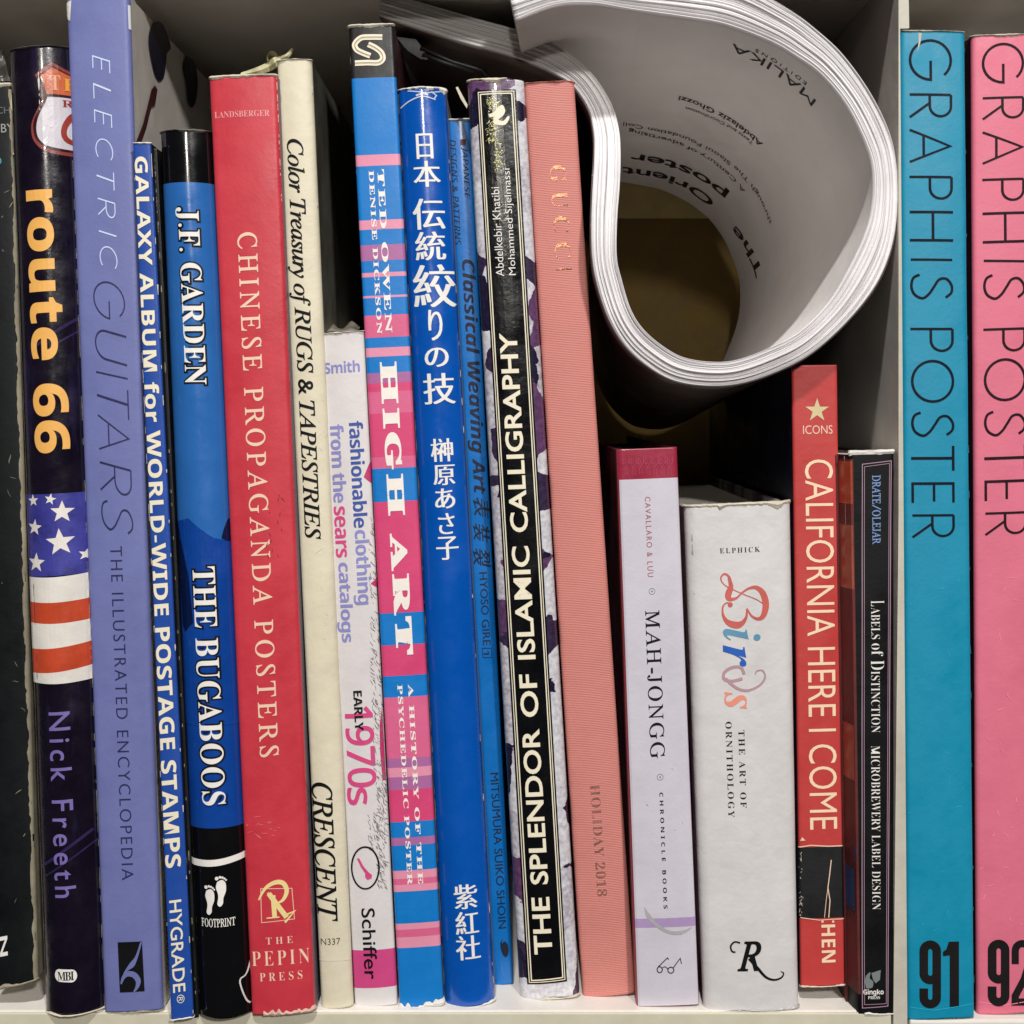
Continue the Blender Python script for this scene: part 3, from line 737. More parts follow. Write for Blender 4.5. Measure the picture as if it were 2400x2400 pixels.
# 10 kanji
kb = mat('japanese_blue', (0, 82, 176), .25, coat=.7, var=.04, bump=.08)
b = Book('hardcover_book', 'deep blue glossy paper-covered book with large white Japanese characters', Q((929, 208), (1044, 204), (1160, 2356), (1040, 2363)), .0039, kb, mat('board_grey_pale', (150, 146, 140), .6), bulge=.0034, rad=.0014, depth=.2, rim=TORN)
for ch, x0, x1, y0, y1 in (('日', 974, 1013, 313, 372), ('本', 967, 1030, 377, 438), ('伝', 965, 1040, 465, 537), ('統', 971, 1042, 543, 610), ('絞', 965, 1064, 620, 720), ('り', 1002, 1035, 726, 798), ('の', 994, 1050, 815, 860), ('技', 990, 1064, 875, 947),
                         ('榊', 1008, 1060, 1028, 1082), ('原', 1014, 1065, 1090, 1137), ('あ', 1018, 1065, 1145, 1192), ('さ', 1026, 1064, 1203, 1252), ('子', 1021, 1073, 1258, 1312), ('紫', 1062, 1117, 2073, 2130), ('紅', 1066, 1120, 2137, 2190), ('社', 1067, 1124, 2193, 2250)):
    b.text('title_lettering', ch, (x0, x1, y0, y1), WHITE, way='h', off=-.004, smear=.024)
b.torn(TORNW, .0022, True, over=.0004, f=500); b.torn(TORNW, .0012, False, over=.0004); b.wear(TORNW, .975, .0003, 0, 1, .15); b.wear(WEAR, .012, .0006, 0, 1, -.6)
b.px('creased_laminate', merge2([ribbon(spl([(938, 250), (960, 236), (990, 226), (1020, 232)]), 3), ribbon([(975, 224), (990, 219), (1003, 222)], 4), ribbon([(1010, 214), (1022, 222), (1016, 232)], 3), ribbon([(955, 212), (1000, 218), (1030, 212)], 2.5)]), mat('laminate_highlight', (200, 205, 225), .25, coat=.5), 1.5)  # pale lines along creases in the laminate

# 11 weaving
wb = mat('weaving_blue', (0, 104, 182), .35, coat=.2, var=.05); nav = mat('print_dark_navy', (2, 14, 42), .6, var=.02)
b = Book('paperback_book', 'thin sky blue book with dark navy slanted title, set back between taller books', Q((1050, 281), (1101, 279), (1204, 2306), (1159, 2310)), .020, wb, wb, bulge=.0003, rad=.0006, depth=.19, soft=True, rim=TORNW)
b.px('square_mark', poly([(1078, 327), (1091, 326), (1092, 340), (1079, 341)]), mat('print_maroon', (84, 36, 50), .5), 1)
b.text('series_lettering', si('JAPANESE'), (1080, 1096, 343, 466), nav); b.text('series_lettering', si('DESIGNS & PATTERNS'), (1053, 1068, 326, 573), nav)
b.text('title_lettering', sbi('Classical Weaving Art'), (1073, 1113, 608, 1158), nav, spc=.98)
b.text('title_lettering', '表', (1108, 1146, 1165, 1215), nav, way='down', smear=.02, shear=.3); b.text('title_lettering', '装', (1108, 1146, 1225, 1272), nav, way='down', smear=.02, shear=.3); b.text('title_lettering', '裂', (1108, 1148, 1284, 1330), nav, way='down', smear=.02, shear=.3)
b.text('subtitle_lettering', 'HYOSO GIRE', (1123, 1141, 1341, 1512), nav); b.text('volume_mark', ss('1'), (1133, 1146, 1523, 1534), nav)
b.px('volume_box', ribbon([(1130, 1519), (1151, 1519), (1152, 1541), (1132, 1541)], 1.5, True), nav, 1)
b.text('publisher_lettering', 'MITSUMURA SUIKO SHOIN', (1149, 1168, 1811, 2176), nav)
b.px('publisher_mark', poly(spl([(1178, 2200), (1176, 2212), (1182, 2206), (1190, 2214), (1192, 2230), (1188, 2242), (1180, 2240), (1174, 2224), (1172, 2210)], 3)), nav, 1)
b.torn(TORNW, .0005, True, over=.0003)

# 12 splendor
def marble():
    m = bpy.data.materials.new('purple_and_white_marbled_jacket'); m.use_nodes = True; nt = m.node_tree; N = nt.nodes; L = nt.links; p = N['Principled BSDF']
    tc = N.new('ShaderNodeTexCoord'); mp = N.new('ShaderNodeMapping'); mp.inputs['Scale'].default_value = (1, .3, .8); L.new(tc.outputs['Object'], mp.inputs[0])
    v = N.new('ShaderNodeTexVoronoi'); v.inputs['Scale'].default_value = 84; n0 = N.new('ShaderNodeTexNoise'); n0.inputs['Scale'].default_value = 90; n0.inputs['Detail'].default_value = 5
    L.new(mp.outputs[0], n0.inputs[0]); mx = N.new('ShaderNodeMix'); mx.data_type = 'VECTOR'; mx.inputs[0].default_value = .012
    L.new(mp.outputs[0], mx.inputs[4]); L.new(n0.outputs['Color'], mx.inputs[5]); L.new(mx.outputs[1], v.inputs['Vector'])
    r = N.new('ShaderNodeValToRGB'); L.new(v.outputs['Color'], r.inputs[0]); r.color_ramp.interpolation = 'CONSTANT'
    e = r.color_ramp.elements; e[0].position = 0; e[0].color = (*lin((52, 40, 66)), 1); e[1].position = .22; e[1].color = (*lin((204, 202, 208)), 1)
    for ps, c in ((.54, (92, 60, 96)), (.62, (186, 182, 190)), (.8, (30, 24, 50)), (.9, (220, 200, 196))):
        x = r.color_ramp.elements.new(ps); x.color = (*lin(c), 1)
    n2 = N.new('ShaderNodeTexNoise'); n2.inputs['Scale'].default_value = 700; n2.inputs['Detail'].default_value = 6; L.new(tc.outputs['Object'], n2.inputs[0])
    m2 = N.new('ShaderNodeMix'); m2.data_type = 'RGBA'; m2.blend_type = 'OVERLAY'; m2.inputs[0].default_value = .9; L.new(r.outputs[0], m2.inputs[6]); L.new(n2.outputs[0], m2.inputs[7])
    L.new(m2.outputs[2], p.inputs['Base Color']); p.inputs['Roughness'].default_value = .25; p.inputs['Coat Weight'].default_value = .4
    bm = N.new('ShaderNodeBump'); bm.inputs['Strength'].default_value = .3; bm.inputs['Distance'].default_value = .0006; n3 = N.new('ShaderNodeTexNoise'); n3.inputs['Scale'].default_value = 160; n3.inputs['Detail'].default_value = 5
    L.new(tc.outputs['Object'], n3.inputs[0]); L.new(n3.outputs[0], bm.inputs['Height']); L.new(bm.outputs[0], p.inputs['Normal']); return m
mb_ = marble()
b = Book('hardcover_book', 'marbled purple and white hardcover with black framed panel and gold-cream capitals', Q((1094, 187), (1229, 184), (1359, 2337), (1219, 2345)), .009, mb_, mb_, bulge=.0016, rad=.002, depth=.22, rim=TORN, ragged=.0008)
bp = mat('panel_black_gloss', (7, 8, 12), .22, coat=.45, var=.1, bump=.35, bscale=500)
b.px('label_panel', poly([(1116, 211), (1209, 208), (1329, 2301), (1236, 2309)]), bp, 1)
for ins, wd in ((5, 1.8), (10, 2.6)):
    b.px('panel_frame', ribbon([(1116+ins, 211+ins), (1209-ins, 208+ins), (1329-ins, 2301-ins), (1236+ins, 2309-ins)], wd, True), CREAM, 2.5)
# capitals with larger initials, sans-like flared letters
words = [('THE', 2236, 2102), ('SPLENDOR', 2072, 1708), ('OF', 1680, 1580), ('ISLAMIC', 1545, 1280), ('CALLIGRAPHY', 1247, 780)]
for wd_, ya, yb in words:
    n = len(wd_); V1, F1 = glyph(wd_, .016, 0, 1.05)
    e = (2236-ya)*.0566
    b.text('title_lettering', wd_, (1253-e, 1295-e, yb, ya), CREAM, way='up', off=.02, spc=1.02, lift=1.6)
b.text('author_lettering', 'Abdelkebir Khatibi', (1163, 1182, 438, 647), WHITE, way='up', lift=1.6, off=-.006); b.text('author_lettering', 'Mohammed Sijelmassi', (1193, 1214, 395, 645), WHITE, way='up', lift=1.6, off=-.006)
gold = mat('foil_gold', (240, 225, 150), .35, metallic=.4, var=.3, bump=.6, bscale=600)
b.px('dolphin_mark', merge([poly(spl([(1168, 250), (1178, 246), (1184, 260), (1178, 272), (1168, 280), (1180, 283), (1190, 272), (1194, 276), (1184, 292), (1164, 292), (1156, 284), (1160, 272), (1150, 275), (1146, 268), (1158, 264)], 3))]), CREAM, 1.6)
b.scuffs(gold, 110, (1143, 1168, 226, 330), (.0003, .0012)); b.scuffs(gold, 60, (1158, 1176, 330, 400), (.0002, .0007))  # gold specks paint the glossy highlights at the head of the panel
b.torn(TORN, .0012, True, 0, .7, over=.0004); b.torn(TORN, .0013, False, over=.0006)
V = [b.M @ W(x, y, Y) for x, y, Y in ((1068, 205, .012), (1073, 203, .012), (1096, 246, .0115), (1094, 254, .0115), (1080, 232, .0118), (1068, 205, .016), (1073, 203, .016), (1096, 246, .013), (1094, 254, .013), (1080, 232, .014))]
obj('torn_corner', V, [(0, 4, 3, 2, 1), (5, 6, 7, 8, 9)] + [(i, (i+1) % 5, 5+(i+1) % 5, 5+i) for i in range(5)], TORN, b.root)

# 13 salmon
sm = mat('salmon_cloth', (208, 129, 120), .62, var=.04, bump=.3, stripes=('Z', 560, .6, .05), stain=((200, 116, 104), 16, .5, .8, .4, (2, 1, .1)))
b = Book('hardcover_book', 'salmon pink ribbed cloth book with foil-stamped lettering, unjacketed', Q((1229, 196), (1346, 190), (1490, 2330), (1366, 2341)), .011, sm, mat('salmon_dark_side', (140, 66, 62), .6), bulge=.0008, rad=.0012, depth=.22)
gf = mat('foil_stamp', (190, 136, 104), .3, metallic=.85, var=.25, bump=.5, bscale=700); gf2 = mat('foil_rose', (214, 150, 134), .3, metallic=.7, var=.3, bump=.5, bscale=700)
sd_ = mat('stamp_recess', (150, 96, 76), .6)
for ch, ya, yb in (('G', 387, 428), ('U', 449, 487), ('C', 507, 545), ('C', 568, 606), ('I', 628, 634)):
    e = (ya-387)*.062
    b.text('title_lettering', bs(ch), (1288+e, 1325+e, ya, yb), gf, off=-.012)
b.text('subtitle_lettering', bs('HOLIDAY 2018'), (1383, 1406, 1839, 2100), gf2, off=-.012, spc=1.08)
b.torn(mat('cloth_fray', (190, 120, 104), .8, var=.2), .0008, True, over=.0003)

# 14 mah-jongg
mr = mat('burgundy_patterned', (156, 40, 66), .3, coat=.4, var=.1, bump=.1); mw = mat('lilac_white_label', (204, 199, 210), .5, var=.04, stain=((150, 145, 155), 30, .66, .8, .5, (1, 1, 1)))
b = Book('hardcover_book', 'low book with burgundy patterned head and pale lilac spine label', Q((1445, 1054), (1588, 1048), (1640, 2355), (1492, 2360)), .004, mr, mat('burgundy_side', (92, 20, 38), .5), bulge=.0003, rad=.0014, depth=.17)
def quadpx(bk, u0, u1, y0, y1, n=6): return ([(u0, bk.v(y0), 0), (u1, bk.v(y0), 0), (u1, bk.v(y1), 0), (u0, bk.v(y1), 0)], [(0, 1, 2, 3)])
V, F = quadpx(b, .03, .982, 1122, 2356); b.decal('spine_label', V, F, mw, 1)
V, F = quadpx(b, .03, .982, 2151, 2172); b.decal('label_band', V, F, mat('label_violet', (172, 146, 190), .5), 2)
mp_ = mat('pattern_line_rose', (176, 66, 92), .35); L2 = []
for i in range(7):
    x = 1462+i*17; 
    L2 += [ribbon([(x, 1072), (x, 1090), (x+9, 1100), (x+9, 1114)], 1.2), ribbon([(x+3, 1112), (x+3, 1096), (x+12, 1084), (x+12, 1070)], 1.2), ribbon([(x-4, 1078), (x+5, 1078), (x+5, 1086), (x-4, 1086)], 1.1, True)]
b.px('head_pattern', merge2(L2), mp_, 1)
b.text('author_lettering', 'CAVALLARO & LUU', (1511, 1524, 1164, 1352), mat('print_dusty_red', (160, 70, 84), .5), spc=1.3, lift=2); 
b.px('ring_mark', ribbon(arc(1528, 1386, 7, 7, 0, 345, 22), 1.2, True), gsk, 2); b.px('ring_dot', poly(arc(1528, 1386, 2, 2, 0, 330, 10)), gsk, 2)
b.px('ring_mark', ribbon(arc(1547, 1821, 7, 7, 0, 345, 22), 1.2, True), gsk, 2); b.px('ring_dot', poly(arc(1547, 1821, 2, 2, 0, 330, 10)), gsk, 2)
b.text('title_lettering', it('MAH-JONGG'), (1511, 1546, 1430, 1777), BLACK, shear=-.28, spc=1.15, lift=2, off=.006)
b.text('publisher_lettering', sb('CHRONICLE BOOKS'), (1545, 1554, 1857, 2129), BLACK, spc=1.7, lift=2)
b.px('spectacles_mark', merge2([ribbon(arc(1546, 2272, 6, 7, 0, 345, 18), 2.4, True), ribbon(arc(1572, 2273, 7, 7, 0, 345, 18), 2.4, True), ribbon(spl([(1552, 2268), (1558, 2265), (1565, 2270)]), 2), ribbon([(1542, 2266), (1564, 2244), (1567, 2248)], 2.2), ribbon([(1578, 2267), (1594, 2245), (1597, 2258)], 2.2)]), BLACK, 2)
b.scuffs(gsk, 10, (1510, 1630, 1200, 2100), (.0003, .001))
b.px('sticker_residue', poly(spl([(1510, 2125), (1516, 2150), (1540, 2173), (1570, 2188), (1600, 2188), (1622, 2172), (1600, 2180), (1570, 2180), (1540, 2164)], 4)), mat('residue_grey', (176, 172, 176), .3), 3)

# 15 birds
bw = mat('white_jacket', (214, 210, 210), .45, var=.04, stain=((176, 170, 170), 14, .55, .8, .35, (1, 1, 1)), crease=.4)
b = Book('hardcover_book', 'thick white dust-jacketed book with multicoloured script title and frayed head', Q((1606, 1190), (1857, 1179), (1877, 2366), (1652, 2373)), .001, bw, mat('white_jacket_side_pictured', (150, 140, 145), .5, var=.1, stain=((30, 20, 34), 26, .48, .54, .9, (1, 1, .35))), bulge=.0012, rad=.003, depth=.17, rim=TORN, ragged=.0005)
b.text('author_lettering', bs('ELPHICK'), (1687, 1781, 1283, 1295), BLACK, way='h', spc=1.4, off=-.006)
cB = mat('print_coral', (200, 96, 88), .45); cI = mat('print_steel_blue', (96, 150, 180), .45); cR = mat('print_royal_blue', (32, 92, 184), .45); cD = mat('print_mauve', (184, 146, 158), .45); cS = mat('print_salmon', (236, 146, 124), .45)
tp = lambda t: .25+1.15*math.sin(math.pi*min(1, max(0, t)))**1.5
def T_(pts): return spl(pts, 7)
# letters drawn as swelling strokes (photo pixels, rotated with the spine)
def cc(p): return spl([(1200+x/3.22, 1200+y/3.22) for x, y in p], 9)
b.px('script_letter', merge([ribbon(cc([(1652, 560), (1642, 495), (1605, 467), (1576, 500), (1605, 550), (1680, 590), (1760, 625), (1850, 662), (1912, 705)]), 6, taper=lambda t: 1.1-.75*min(1, t*2)),
    ribbon(cc([(1636, 495), (1652, 560), (1632, 620), (1640, 655), (1690, 650), (1740, 605), (1790, 575), (1845, 570), (1895, 615), (1916, 700), (1898, 780), (1860, 806), (1810, 785), (1772, 728)]), 13, taper=lambda t: .25+.9*math.exp(-((t-.15)/.12)**2)+.95*math.exp(-((t-.68)/.17)**2)),
    ribbon(cc([(1772, 728), (1768, 790), (1735, 838), (1690, 852), (1630, 832), (1594, 780), (1592, 715), (1620, 685), (1650, 692)]), 13, taper=lambda t: .25+1.0*math.exp(-((t-.38)/.2)**2)), poly(arc(1711.5, 1417, 6, 6, 0, 340, 14))]), cB, 1)
b.text('script_letter', bi('i'), (1694, 1782, 1472, 1503), cI); b.text('script_letter', bi('r'), (1694, 1748, 1510, 1562), cR)
b.px('script_letter', merge([ribbon(T_([(1744, 1580), (1736, 1564), (1716, 1564), (1698, 1576), (1698, 1592), (1716, 1596), (1740, 1590)]), 7), ribbon(T_([(1700, 1590), (1726, 1612), (1752, 1618), (1780, 1606), (1793, 1588), (1788, 1572), (1774, 1572), (1770, 1580)]), 6, taper=lambda t: 1.2-.8*t)]), cD, 1)
b.text('script_letter', bi('s'), (1697, 1750, 1620, 1661), cS)
b.text('subtitle_lettering', bs('THE ART OF'), (1730, 1745, 1711, 1892), BLACK, spc=1.35, off=-.008); b.text('subtitle_lettering', bs('ORNITHOLOGY'), (1700, 1715, 1690, 1914), BLACK, spc=1.35, off=-.008)
b.text('publisher_letter', it('R'), (1726, 1784, 2206, 2276), BLACK, way='h', off=.02, shear=.1)
b.px('letter_flourish', merge([ribbon(T_([(1756, 2246), (1775, 2268), (1795, 2290), (1815, 2297), (1832, 2292), (1837, 2282), (1830, 2278)]), 7, taper=lambda t: 1.1-.8*t), ribbon(T_([(1735, 2210), (1722, 2208), (1713, 2218), (1716, 2230), (1724, 2232)]), 4)]), BLACK, 1)
left_poly('side_print', [(1612, 1722), (1626, 1738), (1628, 1895), (1614, 1870)], mat('print_deep_blue', (22, 40, 130), .4))
b.torn(TORN, .0016, True, over=.0008, f=500); b.torn(mat('film_worn', (176, 172, 170), .4), .0016, False, over=.0004)
b.wear(mat('fold_shadow', (170, 164, 164), .5), .06, .0006, .8, 1, .1)  # broken grey line near the left edge, upper part only

# 16 california
cm = mat('brick_red_paperback', (190, 62, 60), .42, var=.04); cnavy = mat('navy_cover', (8, 22, 48), .35, var=.15)
cblk = mat('scratched_black', (16, 16, 20), .6, var=.4, stain=((150, 150, 150), 70, .68, .72, .6, (3, 1, .4)))
b = Book('paperback_book', 'brick red paperback with cream condensed title, star and scuffed black patch', Q((1856, 856), (1963, 855), (1981, 2309), (1877, 2313)), .008, cm, cnavy, bulge=.0002, rad=.0008, depth=.13, soft=True, bands=[(1985, cblk), (2152, cm)], lside=cnavy, rim=TORN)
b.px('star_mark', star(1915, 962, 29, -90, .38), mat('print_khaki', (214, 196, 150), .5), 1)
b.text('series_lettering', 'ICONS', (1882, 1951, 997, 1017), rc, way='h', off=-.005)
b.text('title_lettering', 'CALIFORNIA HERE I COME', (1886, 1952, 1077, 1944), mat('print_peach_cream', (244, 214, 180), .45, var=.02), spc=1.0, off=-.004)
b.text('publisher_lettering', sb('HEN'), (1925, 1957, 2167, 2256), MATS['print_peach_cream'])
b.px('publisher_lettering', merge([poly([(1925, 2157), (1930, 2157), (1930, 2162), (1925, 2162)]), poly([(1950, 2157), (1955, 2157), (1955, 2162), (1950, 2162)])]), MATS['print_peach_cream'], 1)
b.px('torn_line', merge2([ribbon([(1872, 1986), (1900, 1981), (1940, 1983), (1977, 1982)], 2.6), ribbon([(1877, 2151), (1920, 2156), (1950, 2154), (1979, 2153)], 2), ribbon([(1948, 2015), (1944, 2050), (1940, 2080), (1945, 2110), (1942, 2150)], 2.2), ribbon([(1944, 2050), (1936, 2110), (1932, 2150)], 1.4)]), rc, 2)
b.scuffs(TORN, 30, (1873, 1880, 1990, 2150), (.0003, .0012), 1.5); b.torn(TORN, .0012, False, over=.0005)
b.px('nick', poly([(1880, 1962), (1888, 1970), (1876, 1971)]), rc, 2)

# 17 gingko
gk = mat('black_matt_jacket', (7, 7, 10), .5, var=.15, spec=.3)
gside = mat('pictured_red_cover', (96, 30, 30), .65, coat=.0, var=.3, stain=((52, 50, 96), 30, .54, .58, .8, (1, 1, .35)), vscale=30)
b = Book('paperback_book', 'black book with thin lilac frame lines, its red pictured cover showing at left', Q((1972, 1066), (2097, 1062), (2096, 2376), (1996, 2376)), 0.0, gk, gside, bulge=.0003, rad=.001, depth=.18, soft=True, rim=TORNW, chamL=.012)
V, F = [], []
def pic(u0, u1, y0, y1, m, lift=.6): V, F = quadpx(b, u0, u1, y0, y1); b.decal('cover_picture', V, F, m, lift, umin=.012)
pic(.012, .22, 1075, 2330, gside); pic(.05, .2, 1080, 1180, mat('pic_orange', (170, 66, 40), .35, var=.2), 1.2); pic(.05, .2, 1230, 1380, mat('pic_rust', (150, 70, 55), .35, var=.2), 1.2); pic(.05, .16, 1700, 1830, MATS['pic_rust'], 1.2); pic(.04, .14, 2040, 2140, mat('pic_blue', (50, 66, 110), .35, var=.2), 1.2)
lil = mat('print_lilac_line', (176, 140, 160), .45)
b.px('frame_line', merge([ribbon([(2021, 1088), (2021, 2362), (2081, 2358), (2089, 1080)], 1.8, True), ribbon([(2026, 1094), (2026, 2354), (2077, 2352), (2085, 1086)], 1.2, True)]), lil, 1.5)
lb = mat('print_light_blue', (120, 150, 200), .45)
b.text('author_lettering', it('DRATE'), (2044, 2064, 1114, 1182), lb, shear=-.28, off=.012); b.text('author_lettering', it('OLEJAR'), (2044, 2064, 1196, 1276), lb, shear=-.28, off=.012)
b.px('author_lettering', ribbon([(2044, 1184), (2065, 1194)], 2.4), lb, 1)
b.text('title_lettering', bs('L'), (2041, 2072, 1408, 1421), WHITE, off=-.015); b.text('title_lettering', bs('ABELS'), (2041, 2062, 1424, 1498), WHITE, off=-.015)
b.text('title_lettering', bs('of'), (2042, 2070, 1508, 1538), WHITE, off=-.015); b.text('title_lettering', bs('D'), (2041, 2072, 1548, 1570), WHITE, off=-.015); b.text('title_lettering', bs('ISTINCTION'), (2041, 2062, 1573, 1717), WHITE, off=-.015)
b.text('subtitle_lettering', bs('MICROBREWERY LABEL DESIGN'), (2041, 2062, 1748, 2132), WHITE, off=-.015, spc=1.04)
b.px('leaf_mark', merge([poly(spl([(2026, 2300), (2030, 2286), (2040, 2278), (2038, 2292), (2046, 2300), (2044, 2314), (2030, 2316)], 3)), poly([(2042, 2280), (2064, 2273), (2062, 2296), (2052, 2304), (2046, 2296)])]), mat('print_grey_green', (120, 128, 126), .5), 1.5)
b.text('publisher_lettering', sb('Gingko'), (2023, 2071, 2318, 2334), WHITE, way='h', spc=.9); b.text('publisher_lettering', bs('PRESS'), (2034, 2062, 2334, 2341), WHITE, way='h')
b.torn(TORNW, .0034, True, .15, 1, over=.0012, f=170); b.torn(TORNW, .002, False, .3, 1, over=.0006, f=170)

# 18, 19 graphis
for (nm, lab, q, Y, col, sidec, xs0, xs1, ys, num, nr) in (
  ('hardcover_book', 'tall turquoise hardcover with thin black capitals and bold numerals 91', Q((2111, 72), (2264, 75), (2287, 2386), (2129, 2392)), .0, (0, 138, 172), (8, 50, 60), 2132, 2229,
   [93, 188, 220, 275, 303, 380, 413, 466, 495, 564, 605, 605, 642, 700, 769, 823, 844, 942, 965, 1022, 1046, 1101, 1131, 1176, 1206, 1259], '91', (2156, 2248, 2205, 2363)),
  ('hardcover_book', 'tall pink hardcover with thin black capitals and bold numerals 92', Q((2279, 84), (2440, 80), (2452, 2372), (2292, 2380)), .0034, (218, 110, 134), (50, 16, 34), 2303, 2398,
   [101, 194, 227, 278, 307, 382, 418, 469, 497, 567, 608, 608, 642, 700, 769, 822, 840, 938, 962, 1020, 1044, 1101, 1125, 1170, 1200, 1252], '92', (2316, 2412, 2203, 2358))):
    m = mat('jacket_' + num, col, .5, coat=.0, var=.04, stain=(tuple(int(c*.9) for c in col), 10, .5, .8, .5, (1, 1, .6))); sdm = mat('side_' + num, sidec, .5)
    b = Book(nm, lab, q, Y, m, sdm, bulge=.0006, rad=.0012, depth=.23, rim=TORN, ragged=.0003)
    ink = mat('ink_' + num, (6, 14, 30) if num == '91' else (32, 6, 18), .6, var=.02, spec=.2)
    for i, ch in enumerate('GRAPHISPOSTER'):
        ya, yb = ys[2*i], ys[2*i+1]; e = (ya-93)*.0065
        if ch == 'I':
            b.px('title_lettering', ribbon([(xs0+e, ya+3), (xs1+e, ya+4)], 5.5), ink, 1)
        else: b.fit('title_lettering', skel(ch, .064), (xs0-2+e, xs1+2+e, ya-1, yb+2), ink)
    x0, x1, y0, y1 = nr; md = (x0+x1)/2+4
    ib = mat('ink_black', (22, 17, 19), .6, var=.02, spec=.25)
    def stad(cx, y0_, y1_, r_): return arc(cx, y0_+r_, r_, r_, 180, 360, 10)+arc(cx, y1_-r_, r_, r_, 0, 180, 10)
    b.px('volume_number', merge([ribbon(stad(x0+24.5, y0+9, y0+92, 15), 20, True), ribbon([(x0+39.5, y0+30)]+arc(x0+24.5, y1-24.5, 15, 15, 0, 180, 10)+[(x0+9.5, y1-46)], 20)]), ib, 1)
    if num == '91': b.px('volume_number', poly([(x1-24, y0+2), (x1, y0+2), (x1, y1-3), (x1-22, y1-3), (x1-22, y0+34), (x1-38, y0+36), (x1-38, y0+26), (x1-30, y0+20)]), ib, 1)
    else: b.px('volume_number', ribbon([(x0+63, y0+56), (x0+63, y0+28)]+arc(x0+80, y0+25, 17, 17, 180, 360, 10)+[(x0+97, y0+52), (x0+84, y0+92), (x0+63, y1-24), (x0+63, y1-10), (x0+108, y1-10)], 17), ib, 1)
    b.torn(TORN, .0005, True, over=.0003)
    cm_ = mat('crease_'+num, tuple(min(255, c+40) for c in col), .5)
    b.px('hinge_crease', ribbon([(q[3][0]+5, q[3][1]-30), (q[3][0]+60, q[3][1]-24), (q[2][0]-5, q[2][1]-32)], 1.6), cm_, 1)
    b.scuffs(cm_, 26, (q[3][0]+6, min(2395, q[2][0]-8), 1300, 2180), (.0004, .0035)); b.wear(cm_, .985, .0003, 0, 1, .2)
    if num == '91': b.px('tear', poly([(2152, 78), (2160, 78), (2157, 100), (2150, 122), (2153, 98)]), TORN, 1.5)

# ------------------------------------------------------------------ rolled paperback
PR = [((893, -20), (888, 38)), ((1000, 8), (990, 72)), ((1100, 37), (1090, 103)), ((1200, 64), (1190, 131)), ((1265, 84), (1250, 153)), ((1324, 115), (1300, 176)), ((1386, 168), (1342, 204)), ((1430, 233), (1378, 258)), ((1451, 295), (1391, 312)),
      ((1456, 357), (1392, 362)), ((1454, 435), (1388, 432)), ((1448, 512), (1385, 510)), ((1447, 600), (1387, 600)), ((1458, 653), (1399, 668)), ((1480, 724), (1426, 748)), ((1510, 771), (1466, 813)), ((1557, 811), (1520, 861)),
      ((1604, 836), (1580, 893)), ((1666, 846), (1655, 905)), ((1725, 842), (1735, 900)), ((1800, 815), (1822, 872)), ((1872, 778), (1905, 828)), ((1945, 705), (1990, 752)), ((1999, 612), (2056, 668)), ((2035, 530), (2092, 580)),
      ((2048, 466), (2105, 485)), ((2048, 400), (2103, 395)), ((2033, 342), (2086, 312)), ((1986, 248), (2042, 220)), ((1924, 174), (1978, 130)), ((1862, 130), (1915, 70)), ((1800, 96), (1850, 22)), ((1697, 59), (1740, -38)),
      ((1604, 43), (1625, -60)), ((1480, 25), (1490, -66)), ((1386, 9), (1386, -66)), ((1300, 13), (1290, -60)), ((1208, 48), (1188, -40))]
IN = spl([p[0] for p in PR], 6); OUT = spl([p[1] for p in PR], 6); NC = len(IN)
RY = .0008; RD = .215
def rollpt(i, t, d):
    """i: sample along the curl, t: 0 inside .. 1 outside, d: 0 front .. 1 rear"""
    x = IN[i][0]*(1-t)+OUT[i][0]*t; y = IN[i][1]*(1-t)+OUT[i][1]*t
    k = d**1.1
    tail = min(1, max(0, (1400-x)/400))
    ox, oy = (2055-(2107-x)*.80), y+128-20*tail
    X = x+(ox-x)*k; Yp = y+(oy-y)*k
    q = min(1, max(0, (72-i)/46)); q = q*q*(3-2*q); yf = RY+.030*q
    sc = 1+(yf/D)*(1-k)
    return Vector(((X-VX)*K*sc, yf+(RD+RY-yf)*d, (VY-Yp)*K*sc))
org_ = rollpt(NC//2, .5, .5)
rb = root('rolled_paperback', 'thick paperback bent into a loop, white page edges facing out, above the low books', 'book', org_)
def rv(v): return v-org_
pgm = mat('rolled_page_edges', (228, 225, 226), .75, var=.05, bump=.1)
pgm2 = mat('rolled_page_edges_shade', (204, 198, 200), .8, var=.08, bump=.1)  # slightly greyer copy for some of the leaf bundles
V, F, MI = [], [], []
NL = 34; t = 0.03; rnd = random.Random(3)
edges = []
for L_ in range(NL):
    wdt = (0.95/NL)*rnd.uniform(.6, 1.4); edges.append((t, wdt)); t += wdt
sc_ = .95/(t-.03); edges = [(.03+(a-.03)*sc_, b_*sc_) for a, b_ in edges]
dsts = [0, .02, .25, .5, .75, 1]
